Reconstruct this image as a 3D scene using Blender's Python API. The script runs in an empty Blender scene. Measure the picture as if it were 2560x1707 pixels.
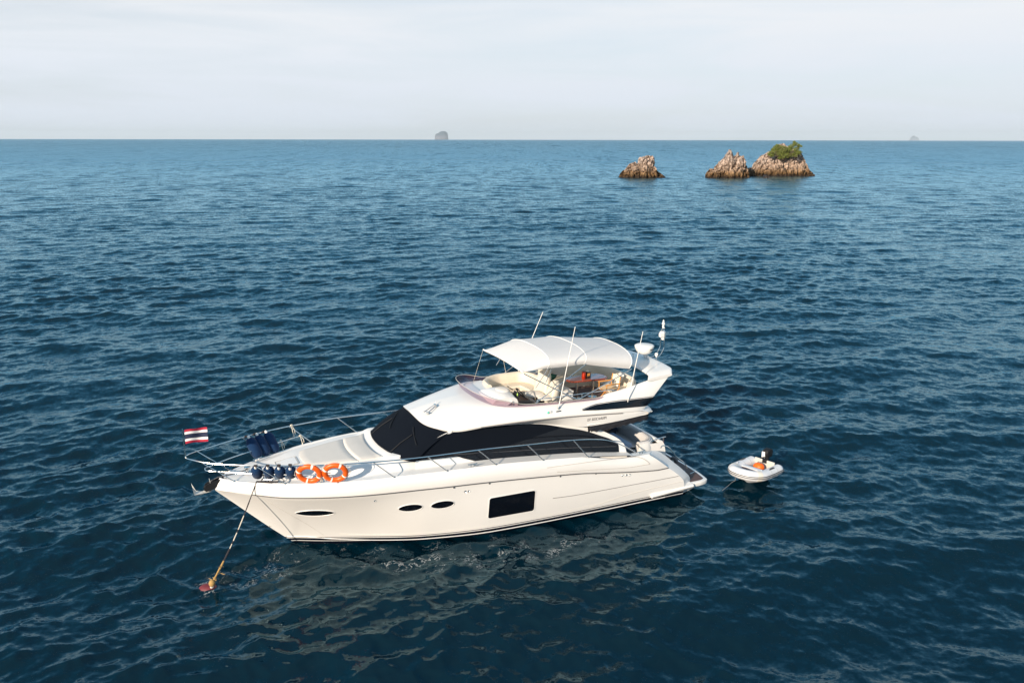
import bpy, bmesh, math, random
import numpy as np
from mathutils import Vector, Matrix, noise as mnoise

random.seed(7); RNG = np.random.default_rng(11)
S = bpy.context.scene
COL = S.collection
R = math.radians

# ------------------------------------------------------------------ camera, sky, sun, exposure
CAM_H = 11.634
FOC = 2089.2 / 2560 * 36.0
PITCH = math.atan((853.5 - 350) / 2089.2)
cd = bpy.data.cameras.new('camera'); cam = bpy.data.objects.new('camera', cd); COL.objects.link(cam)
cd.sensor_width = 36; cd.lens = FOC; cd.clip_start = 0.5; cd.clip_end = 120000
cam.location = (0, 0, CAM_H); cam.matrix_world = Matrix.Translation((0, 0, CAM_H)) @ Matrix.Rotation(math.pi / 2 - PITCH - R(.06), 4, 'X') @ Matrix.Rotation(R(.10), 4, 'Z')
S.camera = cam

SUN_EL = 19.5
SUN_H = Vector((-0.53, -0.85)).normalized()
sun_dir = Vector((SUN_H.x * math.cos(R(SUN_EL)), SUN_H.y * math.cos(R(SUN_EL)), math.sin(R(SUN_EL))))
ld = bpy.data.lights.new('sun', 'SUN'); sun = bpy.data.objects.new('sun', ld); COL.objects.link(sun)
ld.energy = 5.0; ld.angle = R(0.6); ld.color = (1.0, 0.84, 0.66)
sun.rotation_euler = sun_dir.to_track_quat('Z', 'Y').to_euler()
sun.location = (-60, -60, 60)

w = bpy.data.worlds.new('World'); S.world = w; w.use_nodes = True
nt = w.node_tree; nt.nodes.clear()
def N(nt, t, **k):
    n = nt.nodes.new(t)
    for a, b in k.items(): setattr(n, a, b)
    return n
sky = N(nt, 'ShaderNodeTexSky', sky_type='NISHITA', sun_disc=False, sun_elevation=R(SUN_EL), air_density=1.0, dust_density=1.0, ozone_density=3.0)
sky.sun_rotation = math.atan2(SUN_H.x, SUN_H.y)
tc = N(nt, 'ShaderNodeTexCoord')
sep = N(nt, 'ShaderNodeSeparateXYZ'); nt.links.new(tc.outputs['Generated'], sep.inputs[0])
# a thin veil of high cloud, thickest low over the sea
mp = N(nt, 'ShaderNodeMapping'); mp.inputs['Scale'].default_value = (1.6, 1.6, 16.0)
nt.links.new(tc.outputs['Generated'], mp.inputs[0])
cn = N(nt, 'ShaderNodeTexNoise'); cn.inputs['Scale'].default_value = 1.7; cn.inputs['Detail'].default_value = 6; cn.inputs['Roughness'].default_value = .55; cn.inputs['Distortion'].default_value = .5
nt.links.new(mp.outputs[0], cn.inputs[0])
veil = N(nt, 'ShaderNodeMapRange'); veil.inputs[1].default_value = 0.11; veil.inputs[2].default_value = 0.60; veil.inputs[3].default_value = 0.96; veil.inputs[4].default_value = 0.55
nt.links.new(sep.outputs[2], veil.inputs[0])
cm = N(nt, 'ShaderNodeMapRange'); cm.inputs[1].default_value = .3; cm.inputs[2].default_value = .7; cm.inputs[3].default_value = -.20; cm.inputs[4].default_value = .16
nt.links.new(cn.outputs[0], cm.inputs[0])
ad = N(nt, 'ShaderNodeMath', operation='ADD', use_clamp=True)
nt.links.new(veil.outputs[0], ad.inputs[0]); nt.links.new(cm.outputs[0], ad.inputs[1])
mx = N(nt, 'ShaderNodeMix', data_type='RGBA')
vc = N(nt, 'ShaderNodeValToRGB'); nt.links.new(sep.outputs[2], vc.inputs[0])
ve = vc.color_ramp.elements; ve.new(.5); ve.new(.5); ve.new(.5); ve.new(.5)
for q, (p, c) in zip(ve, ((0., (.595, .645, .725, 1)), (.08, (.645, .685, .745, 1)), (.14, (.70, .72, .75, 1)), (.26, (.22, .48, .68, 1)), (.55, (.13, .37, .56, 1)), (1., (.64, .69, .74, 1)))): q.position = p; q.color = c  # unseen zenith brightened to add fill light on the decks
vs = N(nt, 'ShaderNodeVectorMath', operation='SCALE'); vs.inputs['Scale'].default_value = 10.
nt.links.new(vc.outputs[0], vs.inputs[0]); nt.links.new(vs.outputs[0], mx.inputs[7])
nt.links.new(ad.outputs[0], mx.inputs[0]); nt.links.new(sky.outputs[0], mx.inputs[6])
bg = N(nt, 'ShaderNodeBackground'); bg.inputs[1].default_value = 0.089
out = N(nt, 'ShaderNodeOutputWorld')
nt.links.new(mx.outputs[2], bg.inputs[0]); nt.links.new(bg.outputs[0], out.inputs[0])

S.view_settings.view_transform = 'Standard'; S.view_settings.look = 'None'
S.view_settings.exposure = 0.5; S.view_settings.gamma = 1.0
S.render.engine = 'CYCLES'
S.cycles.use_denoising = True
S.cycles.max_bounces = 8; S.cycles.transparent_max_bounces = 12
S.cycles.caustics_reflective = False; S.cycles.caustics_refractive = False

# ------------------------------------------------------------------ helpers
def mat(name, col, rough=.45, metal=0., coat=0., var=0., vscale=3., bump=0., bscale=40., spec=.5, sheen=0.):
    m = bpy.data.materials.new(name); m.use_nodes = True
    t = m.node_tree; b = t.nodes['Principled BSDF']
    b.inputs['Base Color'].default_value = (*col, 1); b.inputs['Roughness'].default_value = rough
    b.inputs['Metallic'].default_value = metal; b.inputs['Coat Weight'].default_value = coat
    b.inputs['Coat Roughness'].default_value = .08; b.inputs['Specular IOR Level'].default_value = spec
    b.inputs['Sheen Weight'].default_value = sheen
    c = N(t, 'ShaderNodeTexCoord')
    if var > 0:
        n = N(t, 'ShaderNodeTexNoise'); n.inputs['Scale'].default_value = vscale; n.inputs['Detail'].default_value = 5
        t.links.new(c.outputs['Object'], n.inputs[0])
        x = N(t, 'ShaderNodeMix', data_type='RGBA')
        x.inputs[6].default_value = tuple(v * (1 - var) for v in col) + (1,)
        x.inputs[7].default_value = tuple(min(1, v * (1 + var)) for v in col) + (1,)
        t.links.new(n.outputs[0], x.inputs[0]); t.links.new(x.outputs[2], b.inputs['Base Color'])
    if bump > 0:
        n2 = N(t, 'ShaderNodeTexNoise'); n2.inputs['Scale'].default_value = bscale; n2.inputs['Detail'].default_value = 4
        t.links.new(c.outputs['Object'], n2.inputs[0])
        bp = N(t, 'ShaderNodeBump'); bp.inputs['Strength'].default_value = bump; bp.inputs['Distance'].default_value = .02
        t.links.new(n2.outputs[0], bp.inputs['Height']); t.links.new(bp.outputs[0], b.inputs['Normal'])
    return m

class MB:
    def __init__(s): s.v = []; s.f = []
    def add(s, v, f):
        o = len(s.v); s.v += [tuple(map(float, p)) for p in v]; s.f += [tuple(i + o for i in q) for q in f]; return s
    def grid(s, P, closed_u=False, closed_v=False):
        P = np.asarray(P, float); a, b = P.shape[:2]
        f = []
        for i in range(a if closed_u else a - 1):
            for j in range(b if closed_v else b - 1):
                i2, j2 = (i + 1) % a, (j + 1) % b
                f.append((i * b + j, i2 * b + j, i2 * b + j2, i * b + j2))
        return s.add(P.reshape(-1, 3), f)
    def box(s, c, d, rz=0., M=None):
        c = np.array(c, float); h = np.array(d, float) / 2
        P = np.array([(x, y, z) for x in (-1, 1) for y in (-1, 1) for z in (-1, 1)]) * h
        if M is not None: P = P @ np.array(M.to_3x3()).T
        elif rz:
            k, q = math.cos(rz), math.sin(rz); P = P @ np.array([[k, q, 0], [-q, k, 0], [0, 0, 1]])
        return s.add(P + c, [(0, 1, 3, 2), (4, 6, 7, 5), (0, 4, 5, 1), (2, 3, 7, 6), (0, 2, 6, 4), (1, 5, 7, 3)])
    def tube(s, path, r, n=8, closed=False):
        P = np.asarray(path, float); m = len(P); r = np.full(m, r) if np.isscalar(r) else np.asarray(r, float)
        T = np.roll(P, -1, 0) - np.roll(P, 1, 0) if closed else np.gradient(P, axis=0)
        T /= np.linalg.norm(T, axis=1)[:, None] + 1e-12
        up = np.array([0, 0, 1.]) if abs(T[0, 2]) < .9 else np.array([1., 0, 0])
        u = np.cross(up, T[0]); u /= np.linalg.norm(u); rings = []
        for i in range(m):
            u = u - T[i] * (u @ T[i]); u /= np.linalg.norm(u) + 1e-12; v = np.cross(T[i], u)
            a = np.linspace(0, 2 * math.pi, n, endpoint=False)
            rings.append(P[i] + r[i] * (np.cos(a)[:, None] * u + np.sin(a)[:, None] * v))
        o = len(s.v); s.grid(np.array(rings), closed_u=closed, closed_v=True)
        if not closed: s.f += [tuple(o + j for j in reversed(range(n))), tuple(o + (m - 1) * n + j for j in range(n))]
        return s
    def lathe(s, prof, o=(0, 0, 0), axis=(0, 0, 1), n=20):
        q = Vector((0, 0, 1)).rotation_difference(Vector(axis).normalized()).to_matrix()
        a = np.linspace(0, 2 * math.pi, n, endpoint=False)
        G = np.array([[(r * math.cos(t), r * math.sin(t), z) for t in a] for r, z in prof])
        G = G @ np.array(q).T + np.array(o)
        k = len(s.v); s.grid(G, closed_v=True); m = len(prof)
        s.f += [tuple(k + j for j in reversed(range(n))), tuple(k + (m - 1) * n + j for j in range(n))]
        return s
    def ell(s, c, r, n=16, m=10, e=1.0, M=None):
        G = []
        def pw(v): return math.copysign(abs(v) ** e, v)
        for i in range(m + 1):
            p = -math.pi / 2 + math.pi * i / m
            G.append([(r[0] * pw(math.cos(p)) * pw(math.cos(t)), r[1] * pw(math.cos(p)) * pw(math.sin(t)), r[2] * pw(math.sin(p))) for t in np.linspace(0, 2 * math.pi, n, endpoint=False)])
        G = np.array(G)
        if M is not None: G = G @ np.array(M.to_3x3()).T
        return s.grid(G + np.array(c, float), closed_v=True)
    def prism(s, poly, z0, z1, f=lambda x, y, z: (x, y, z)):
        n = len(poly)
        v = [f(x, y, z0) for x, y in poly] + [f(x, y, z1) for x, y in poly]
        return s.add(v, [tuple(reversed(range(n))), tuple(range(n, 2 * n))] + [(i, (i + 1) % n, n + (i + 1) % n, n + i) for i in range(n)])
    def sweep(s, path, prof, closed=False):
        # profile points are (outward, z) ; outward is to the right of the path's direction in plan
        P = np.asarray(path, float); m = len(P)
        T = np.roll(P, -1, 0) - np.roll(P, 1, 0) if closed else np.gradient(P, axis=0)
        T[:, 2] = 0; T /= np.linalg.norm(T, axis=1)[:, None]
        nr = np.stack([T[:, 1], -T[:, 0], 0 * T[:, 0]], 1)
        pr = np.asarray(prof, float)
        G = P[:, None, :] + nr[:, None, :] * pr[None, :, 0:1] + np.array([0, 0, 1.]) * pr[None, :, 1:2]
        o = len(s.v); s.grid(G, closed_u=closed, closed_v=True); k = len(pr)
        if not closed: s.f += [tuple(o + j for j in reversed(range(k))), tuple(o + (m - 1) * k + j for j in range(k))]
        return s
    def build(s, name, m, parent=None, smooth=True, ang=38, off=None, bevel=0.):
        me = bpy.data.meshes.new(name)
        v = np.array(s.v)
        if off is not None: v = v - np.array(off)
        me.from_pydata(v.tolist(), [], s.f)
        bm = bmesh.new(); bm.from_mesh(me)
        bmesh.ops.remove_doubles(bm, verts=bm.verts, dist=1e-5)
        if bevel > 0:
            ed = [e for e in bm.edges if len(e.link_faces) == 2 and e.calc_face_angle(0) > .6]
            bmesh.ops.bevel(bm, geom=ed, offset=bevel, segments=3, profile=.5, affect='EDGES', clamp_overlap=True)
        bmesh.ops.recalc_face_normals(bm, faces=bm.faces)
        bm.to_mesh(me); bm.free()
        if smooth:
            me.shade_smooth()
            me.set_sharp_from_angle(angle=R(ang))
        me.materials.append(m)
        o = bpy.data.objects.new(name, me); COL.objects.link(o)
        if parent is not None: o.parent = parent
        return o

    def build_sym(s, *a, **k):
        o = s.build(*a, **k); m2 = MB(); m2.v = [(x, -y, z) for x, y, z in s.v]; m2.f = list(s.f); m2.build(*a, **k)
        return o

def cr(pts, n):
    """smooth curve of n points through pts"""
    P = np.asarray(pts, float); k = len(P)
    d = np.r_[0, np.cumsum(np.linalg.norm(np.diff(P, axis=0), axis=1))]
    return np.stack([herm(d, P[:, j])(np.linspace(0, d[-1], n)) for j in range(P.shape[1])], 1)
def herm(xs, ys):
    xs = np.asarray(xs, float); ys = np.asarray(ys, float)
    h = np.diff(xs); dl = np.diff(ys) / h
    m = np.zeros(len(xs)); m[0] = dl[0]; m[-1] = dl[-1]
    for i in range(1, len(xs) - 1):
        if dl[i - 1] * dl[i] > 0:
            w1, w2 = 2 * h[i] + h[i - 1], h[i] + 2 * h[i - 1]
            m[i] = (w1 + w2) / (w1 / dl[i - 1] + w2 / dl[i])
    def f(x):
        x = np.clip(np.asarray(x, float), xs[0], xs[-1]); i = np.clip(np.searchsorted(xs, x, side='right') - 1, 0, len(xs) - 2)
        t = (x - xs[i]) / h[i]
        return ((2 * t**3 - 3 * t**2 + 1) * ys[i] + (t**3 - 2 * t**2 + t) * h[i] * m[i] + (-2 * t**3 + 3 * t**2) * ys[i + 1] + (t**3 - t**2) * h[i] * m[i + 1])
    return f
def sstep(a, b, x):
    t = np.clip((np.asarray(x, float) - a) / (b - a), 0, 1); return t * t * (3 - 2 * t)
def empty(name, loc, rz=0.):
    o = bpy.data.objects.new(name, None); COL.objects.link(o); o.location = loc; o.rotation_euler = (0, 0, rz); o.empty_display_size = .2
    return o
def tag(o, label=None, cat=None, group=None, kind=None):
    for k, v in (('label', label), ('category', cat), ('group', group), ('kind', kind)):
        if v: o[k] = v
    return o
def clone(o, parent=None):
    c = o.copy(); COL.objects.link(c)
    if parent is not None: c.parent = parent
    for ch in list(o.children): clone(ch, c)
    return c
def mirror_y(P):
    Q = np.array(P, float); Q[..., 1] *= -1; return Q

# ------------------------------------------------------------------ materials
GEL = mat('white_gelcoat', (.75, .74, .72), .28, coat=.35, var=.03, vscale=.8)
GELD = mat('white_nonslip', (.74, .735, .72), .5, var=.03, vscale=2.5, bump=.06, bscale=160)
CUSH = mat('cream_leather', (.66, .60, .50), .55, var=.05, vscale=4, bump=.2, bscale=25)
PADM = mat('grey_white_canvas', (.63, .60, .555), .8, var=.04, vscale=5, bump=.06, bscale=30)
GREYC = mat('grey_leather', (.56, .55, .55), .6, var=.06, vscale=5, bump=.15)
STEEL = mat('stainless_steel', (.72, .71, .69), .16, metal=1.)
GALV = mat('galvanised_steel', (.70, .68, .64), .45, metal=.25, var=.2, vscale=12)
BLACK = mat('black_plastic', (.009, .010, .012), .6, spec=.3)
RUB = mat('grey_rubber', (.07, .07, .075), .5)
GLASS = mat('dark_window_glass', (.003, .0045, .008), .10, spec=.35)
MESH = mat('black_mesh_cover', (.0030, .0054, .0105), .9, var=.25, vscale=180, bump=.2, bscale=260, spec=.12)
TEAK = mat('dark_teak', (.085, .048, .042), .6, var=.35, vscale=6, bump=.2)
WOOD = mat('varnished_mahogany', (.20, .035, .014), .14, coat=.6, var=.3, vscale=5)
TOPM = mat('glossy_table_top', (.22, .10, .09), .12, coat=.7, var=.2, vscale=5)
ORWOOD = mat('orange_teak_wood', (.60, .26, .06), .4, var=.25, vscale=18)
NAVY = mat('navy_fleece', (.005, .030, .090), .95, var=.3, vscale=30, bump=.5, bscale=120, sheen=.1, spec=.2)
WPL = mat('white_plastic', (.78, .77, .74), .4)
ORANGE = mat('orange_life_ring', (.80, .12, .012), .4, var=.08, vscale=8)
BAND = mat('white_tape', (.80, .77, .72), .6)
ROPEW = mat('white_rope', (.66, .60, .50), .9, bump=.5, bscale=150)
ROPEB = mat('black_rope', (.03, .026, .03), .9, bump=.5, bscale=150)
ROPEY = mat('weathered_yellow_rope', (.42, .26, .09), .9, var=.3, vscale=25, bump=.6, bscale=90)
CANV = mat('white_canvas', (.80, .80, .80), .85, var=.03, vscale=4, bump=.12, bscale=10)
t_ = CANV.node_tree; tl_ = N(t_, 'ShaderNodeBsdfTranslucent'); tl_.inputs[0].default_value = (.80, .78, .74, 1); mx_ = N(t_, 'ShaderNodeMixShader'); mx_.inputs[0].default_value = .24
t_.links.new(t_.nodes['Principled BSDF'].outputs[0], mx_.inputs[1]); t_.links.new(tl_.outputs[0], mx_.inputs[2]); t_.links.new(mx_.outputs[0], t_.nodes['Material Output'].inputs[0])
SEAMW = mat('white_binding', (.84, .83, .80), .7)
SEAM = mat('grey_groove', (.20, .19, .19), .6)
SEAML = mat('pale_groove', (.50, .47, .43), .6)
SEAMF = mat('faint_groove', (.60, .57, .52), .5)
LENSG = mat('green_lens', (.10, .62, .42), .25)

def tinted(name, col, gl):
    m = bpy.data.materials.new(name); m.use_nodes = True; t = m.node_tree; t.nodes.clear()
    a = N(t, 'ShaderNodeBsdfTransparent'); a.inputs[0].default_value = (*col, 1)
    g = N(t, 'ShaderNodeBsdfPrincipled'); g.inputs['Base Color'].default_value = (*gl, 1); g.inputs['Roughness'].default_value = .08
    x = N(t, 'ShaderNodeMixShader'); x.inputs[0].default_value = .20; o = N(t, 'ShaderNodeOutputMaterial')
    t.links.new(a.outputs[0], x.inputs[1]); t.links.new(g.outputs[0], x.inputs[2]); t.links.new(x.outputs[0], o.inputs[0])
    return m
TINT = tinted('purple_tinted_acrylic', (.80, .66, .70), (.20, .10, .14))

def hull_mat():
    m = mat('hull_paint', (.80, .79, .77), .22, coat=.5); t = m.node_tree; b = t.nodes['Principled BSDF']
    c = N(t, 'ShaderNodeTexCoord'); s = N(t, 'ShaderNodeSeparateXYZ'); t.links.new(c.outputs['Object'], s.inputs[0])
    mr = N(t, 'ShaderNodeMapRange'); mr.inputs[1].default_value = -.2; mr.inputs[2].default_value = .3
    t.links.new(s.outputs[2], mr.inputs[0])
    r = N(t, 'ShaderNodeValToRGB'); r.color_ramp.interpolation = 'CONSTANT'
    W_, K_ = (.80, .79, .77, 1), (.006, .008, .016, 1)
    stops = [(-.2, K_), (.06, W_), (.085, K_), (.175, W_), (.205, K_), (.23, W_)]
    e = r.color_ramp.elements
    while len(e) < len(stops): e.new(.5)
    for q, (z, cc) in zip(e, stops): q.position = (z + .2) / .5; q.color = cc
    t.links.new(mr.outputs[0], r.inputs[0])
    n = N(t, 'ShaderNodeTexNoise'); n.inputs['Scale'].default_value = .7; n.inputs['Detail'].default_value = 4
    t.links.new(c.outputs['Object'], n.inputs[0])
    x = N(t, 'ShaderNodeMix', data_type='RGBA', blend_type='MULTIPLY'); x.inputs[0].default_value = 1
    q = N(t, 'ShaderNodeMapRange'); q.inputs[3].default_value = .93; q.inputs[4].default_value = 1.03
    t.links.new(n.outputs[0], q.inputs[0]); t.links.new(r.outputs[0], x.inputs[6]); t.links.new(q.outputs[0], x.inputs[7])
    t.links.new(x.outputs[2], b.inputs['Base Color'])
    return m
HULLM = hull_mat()

# ------------------------------------------------------------------ the yacht's frame (x forward from the stern, y to port, z up from the water)
X0, Y0, HD = 6.033, 28.55, R(24.994)
RZ = math.pi + HD
def W(p):
    x, y, z = p
    return (X0 - math.cos(HD) * x + math.sin(HD) * y, Y0 - math.sin(HD) * x - math.cos(HD) * y, z)
def toB(X, Y):
    return (-math.cos(HD) * (X - X0) - math.sin(HD) * (Y - Y0), math.sin(HD) * (X - X0) - math.cos(HD) * (Y - Y0))
yacht = tag(empty('motor_yacht', (X0, Y0, 0), RZ), 'large white motor yacht with flybridge, white bimini and black covered windscreen', 'yacht')
def yt(name, p0, label, cat, group=None):
    """a thing of its own standing on the yacht: its meshes are built in yacht coordinates less p0"""
    return tag(empty(name, W(p0), RZ), label, cat, group)

# hull lines
yg = herm([-1, 1.2, 3, 6, 9, 11.3, 12.76, 14.1, 15.0, 15.4, 15.62, 15.74], [2.03, 2.06, 2.15, 2.22, 2.2, 2.07, 1.78, 1.24, .72, .42, .20, .02])
zg = herm([0, 2.4, 3.1, 3.74, 5.05, 6.6, 8.2, 9.7, 11.25, 14.1, 15.74], [1.69, 1.71, 1.75, 1.84, 2.02, 2.17, 2.29, 2.34, 2.38, 2.37, 2.36])
yr = herm([-1, 1.2, 3, 4.8, 6.1, 9.5, 10.7, 12.05, 14.08, 14.96, 15.5, 15.78, 15.88], [2.10, 2.12, 2.20, 2.25, 2.28, 2.25, 2.17, 1.99, 1.32, .76, .36, .14, .02])
zr = herm([0, 1.8, 2.1, 4.76, 6.1, 9.54, 10.7, 12.05, 14.1, 15.88], [1.12, 1.14, 1.17, 1.49, 1.64, 1.89, 1.94, 1.97, 2.0, 2.08])
yw = herm([-1, 1.3, 4, 6, 8.15, 10.17, 12.0, 13.0, 13.75], [2.04, 2.06, 2.06, 2.04, 1.95, 1.55, .83, .40, .02])
zst = herm([11, 12.8, 13.45, 13.78, 14.08, 15.88], [-.7, -.55, -.22, .0, .27, 2.06])
def flare(x): return 1 + .18 * float(sstep(9.5, 13.5, x))
def hull_y(x, z):
    zb = max(0., float(zst(x))) if x > 13.75 else 0.
    yb = float(yw(x)) if x <= 13.75 else .02
    t = max(0., (z - zb) / (float(zr(x)) - zb + 1e-6)); y1 = float(yr(x))
    b = .10 * (1 - float(sstep(10, 13, x)))           # slight fullness amidships
    return yb + (y1 - yb) * t ** flare(x) + b * math.sin(math.pi * min(t, 1)) * .6
QZ = [-.3, .3, .52, .77, 1.19, 1.51, 1.75, 1.95]; QX = [1.27, 1.27, 1.30, 1.51, 2.04, 2.45, 2.80, 3.2]
qx = herm(QZ, QX)
def shiftx(xn, z):
    return xn + (float(qx(z)) - 1.27) * max(0., 1 - (xn - 1.27) / 4.)

def build_hull():
    NX = 90; xs = np.r_[np.linspace(1.27, 11.5, 50), np.linspace(11.7, 15.87, NX - 50)]
    sect = []
    for xn in xs:
        row = []
        zb = float(zst(xn)); zk = max(-.7, zb)
        for t in (0., .5):                                       # bottom: keel to chine
            z0 = max(0., zb); y0 = hull_y(xn, z0)
            row.append((xn, y0 * t if t else .0, zk + (z0 - zk) * t ** .8))
        z0 = max(0., zb); z1 = float(zr(xn))
        for t in np.linspace(0, 1, 16):
            z = z0 + (z1 - z0) * t; x = shiftx(xn, z); row.append((x, hull_y(x, z) if x < 15.86 else hull_y(xn, z), z))
        for t in (.04, .3, .6, .85, 1.):                         # band from the rub rail to the gunwale
            zz1 = float(zg(xn)); xq = xn - .14 * float(sstep(14.2, 15.9, xn)) * t
            z = z1 + (zz1 - z1) * t; x = shiftx(xq, z)
            bul = .05 * math.sin(math.pi * t)
            yy = float(yr(min(x, 15.86) if t < 1 else x)) * (1 - t) + float(yg(x)) * t + bul * min(1, float(yr(min(x, 15.8))))
            row.append((x, yy, z))
        x, yy, zz = row[-1]
        for dy, dz in ((.03, .022), (.075, .018), (.11, -.02)): row.append((x - .02 * float(sstep(14.8, 15.9, xn)), max(0., yy - dy), zz + dz))
        sect.append(row)
    G = np.array(sect)
    mb = MB(); mb.grid(G); mb.grid(mirror_y(G))
    # bottom of the transom
    T0 = G[0]; mb.add([*T0, *mirror_y(T0)], [tuple([i, i + 1, len(T0) + i + 1, len(T0) + i]) for i in range(0, 9)])
    return mb, G
mb, HG = build_hull()
hull = mb.build('hull', HULLM, yacht, ang=30)

def strip(pts, r, name, m, parent, n=6, both=True):
    b = MB(); b.tube(pts, r, n)
    return b.build_sym(name, m, parent) if both else b.build(name, m, parent)
# rub rail
xx = np.linspace(1.30, 14.96, 100)
rp = [(shiftx(x, float(zr(x))), hull_y(shiftx(x, float(zr(x))), float(zr(x))) + .014, float(zr(x))) for x in xx]
strip(rp, .016, 'rub_rail', RUB, yacht)
# hull seam lines pressed into the topsides
def onhull(x, z, o=.006): return (x, hull_y(x, z) + o, z)
for P, r, gm in (([onhull(x, z) for x, z in cr([(6.3, .90), (5.5, .855), (3.7, .82), (1.56, .77)], 40)], .009, SEAM),
             ([onhull(x, z) for x, z in cr([(12.6, .36), (11.5, .30), (9, .30), (6, .31), (4.6, .34)], 50)], .005, SEAMF),
             ([onhull(x, z) for x, z in cr([(4.9, .27), (4.2, .40), (3.2, .50), (1.35, .55)], 30)], .006, SEAMF),
             ([onhull(x, z, .004) for x, z in cr([(14.75, 1.95), (14.2, 1.45), (13.5, .8), (13.0, .30)], 30)], .0045, SEAMF)):
    MB().tube(P, r, 6).build_sym('hull_groove', gm, hull)
# spray rail at the forefoot and moulded ledge by the stern
b = MB()
for P, r in (([onhull(x, z, .01) for x, z in cr([(13.98, .24), (13.5, .24), (12.8, .16), (11.5, .08), (9, .072), (2, .072)], 70)], .028),):
    MB().tube(P, .012, 6).build_sym('spray_rail', GEL, hull)
P = [(x, float(yr(x)) - .03 + .03, z) for x, z in cr([(2.6, .235), (1.7, .255), (.9, .29)], 12)]
b = MB(); b.sweep(P, [(-.2, -.05), (.02, -.05), (.05, .0), (.02, .06), (-.2, .08)]); 
b.build_sym('stern_ledge', GEL, hull)

# hull windows
def hull_window(outline, cx, cz):
    n = len(outline); v = [onhull(cx, cz, .012)] + [onhull(x, z, .010) for x, z in outline]
    mids = [onhull(cx + (x - cx) * .5, cz + (z - cz) * .5, .012) for x, z in outline]
    for sgn in (1, -1):
        b = MB(); vv = np.array(v + mids); vv[:, 1] *= sgn
        b.add(vv, [(0, n + 1 + i, n + 1 + (i + 1) % n) for i in range(n)] + [(n + 1 + i, 1 + i, 1 + (i + 1) % n, n + 1 + (i + 1) % n) for i in range(n)])
        o = b.build('hull_window', GLASS, yacht)
        P = np.array([onhull(cx + (x - cx) * 1.0 + .012 * np.sign(x - cx), z + .012 * np.sign(z - cz), .006) for x, z in outline]); P[:, 1] *= sgn
        MB().tube(P, .011, 8, closed=True).build('window_rim', GEL, o)
def lens(cx, cz, hw, hh, tilt=0., p=.75):
    o = []
    for t in np.linspace(0, 2 * math.pi, 36, endpoint=False):
        o.append((cx + hw * math.cos(t), cz + tilt * math.cos(t) + hh * math.copysign(abs(math.sin(t)) ** (1 / p), math.sin(t))))
    return o
hull_window(lens(13.33, 1.30, .50, .115), 13.33, 1.30)
hull_window(lens(10.77, 1.325, .325, .115, .0, .9), 10.77, 1.325)
hull_window(lens(9.85, 1.315, .33, .118, .0, .9), 9.85, 1.315)
def rrect(x0, x1, z0, z1, r, n=6):
    o = []
    for cx, cz, a0 in ((x1 - r, z1 - r, 0), (x0 + r, z1 - r, 90), (x0 + r, z0 + r, 180), (x1 - r, z0 + r, 270)):
        for k in range(n + 1): a = R(a0 + 90 * k / n); o.append((cx + r * math.cos(a), cz + r * math.sin(a)))
    return o
hull_window(rrect(6.92, 8.41, .585, 1.285, .075), 7.66, .93)
# drain and vent fittings
for x, z in ((11.79, 1.72), (9.19, 1.65), (9.08, 1.645), (3.79, 1.21), (3.65, 1.195), (3.52, 1.18), (14.45, .68)):
    p = onhull(x, z, -.02); b = MB().lathe([(.022, 0), (.034, .03), (.026, .04), (.016, .03)], p, (0, 1, .05), 10); b.build('hull_vent', STEEL if x < 14 else SEAML, yacht)
for x in (9.55, 8.44, 6.08, 4.8):
    z = float(zr(x)) - .035; b = MB().ell((x, float(yr(x)) + .01, z), (.025, .012, .03), 8, 6); b.build('scupper', RUB, yacht)

# bulwark moulding along the quarter
def onband(x, z, o=.008):
    t = np.clip((z - float(zr(x))) / (float(zg(x)) - float(zr(x))), 0, 1)
    return (x, float(yr(x)) * (1 - t) + float(yg(x)) * t + .05 * math.sin(math.pi * t) + o, z)
P = [onband(x, z, .002) for x, z in cr([(6.55, 1.97), (5.2, 1.90), (3.9, 1.81), (3.25, 1.73), (2.95, 1.60), (2.75, 1.42), (3.4, 1.44), (4.8, 1.60), (6.2, 1.77)], 60)]
MB().tube(P, .008, 6).build_sym('bulwark_groove', SEAML, hull)
p = [onband(x, z, .004) for x, z in ((7.05, 1.97), (6.45, 1.955), (6.15, 1.79), (6.45, 1.80))]
MB().add(p, [(0, 1, 2, 3)]).build_sym('bulwark_step', GELD, hull)

# stern quarters: the swept white wings either side of the boarding steps
OZ = [.22, .44, .76, 1.19, 1.48, 1.67, 1.70]; OX = [.80, .83, 1.1, 1.6, 1.95, 2.26, 2.42]
ox = herm(OZ, OX); b = MB()
zs = np.linspace(.22, 1.70, 26); G = []
for z in zs:
    xi = float(qx(z)); xo = float(ox(z))
    G.append([(xi + .03, hull_y(xi + .03, z) - .004 if z < float(zr(xi)) else float(yr(xi)) * .5 + float(yg(xi)) * .5 + .02, z), (xi - .015, (hull_y(xi, z) if z < 1.15 else 2.08) - .02, z), (xo + .04, 1.875, z), (xo, 1.845, z), (xo + .05, 1.80, z), (xo + .9, 1.78, z)])
b.grid(G); b.add([(2.70, 2.08, 1.705), (2.42, 1.845, 1.70), (3.4, 1.79, 1.72), (3.4, 2.10, 1.75)], [(0, 1, 2, 3)])
b.build_sym('stern_quarter', GEL, yacht, ang=50)

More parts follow.
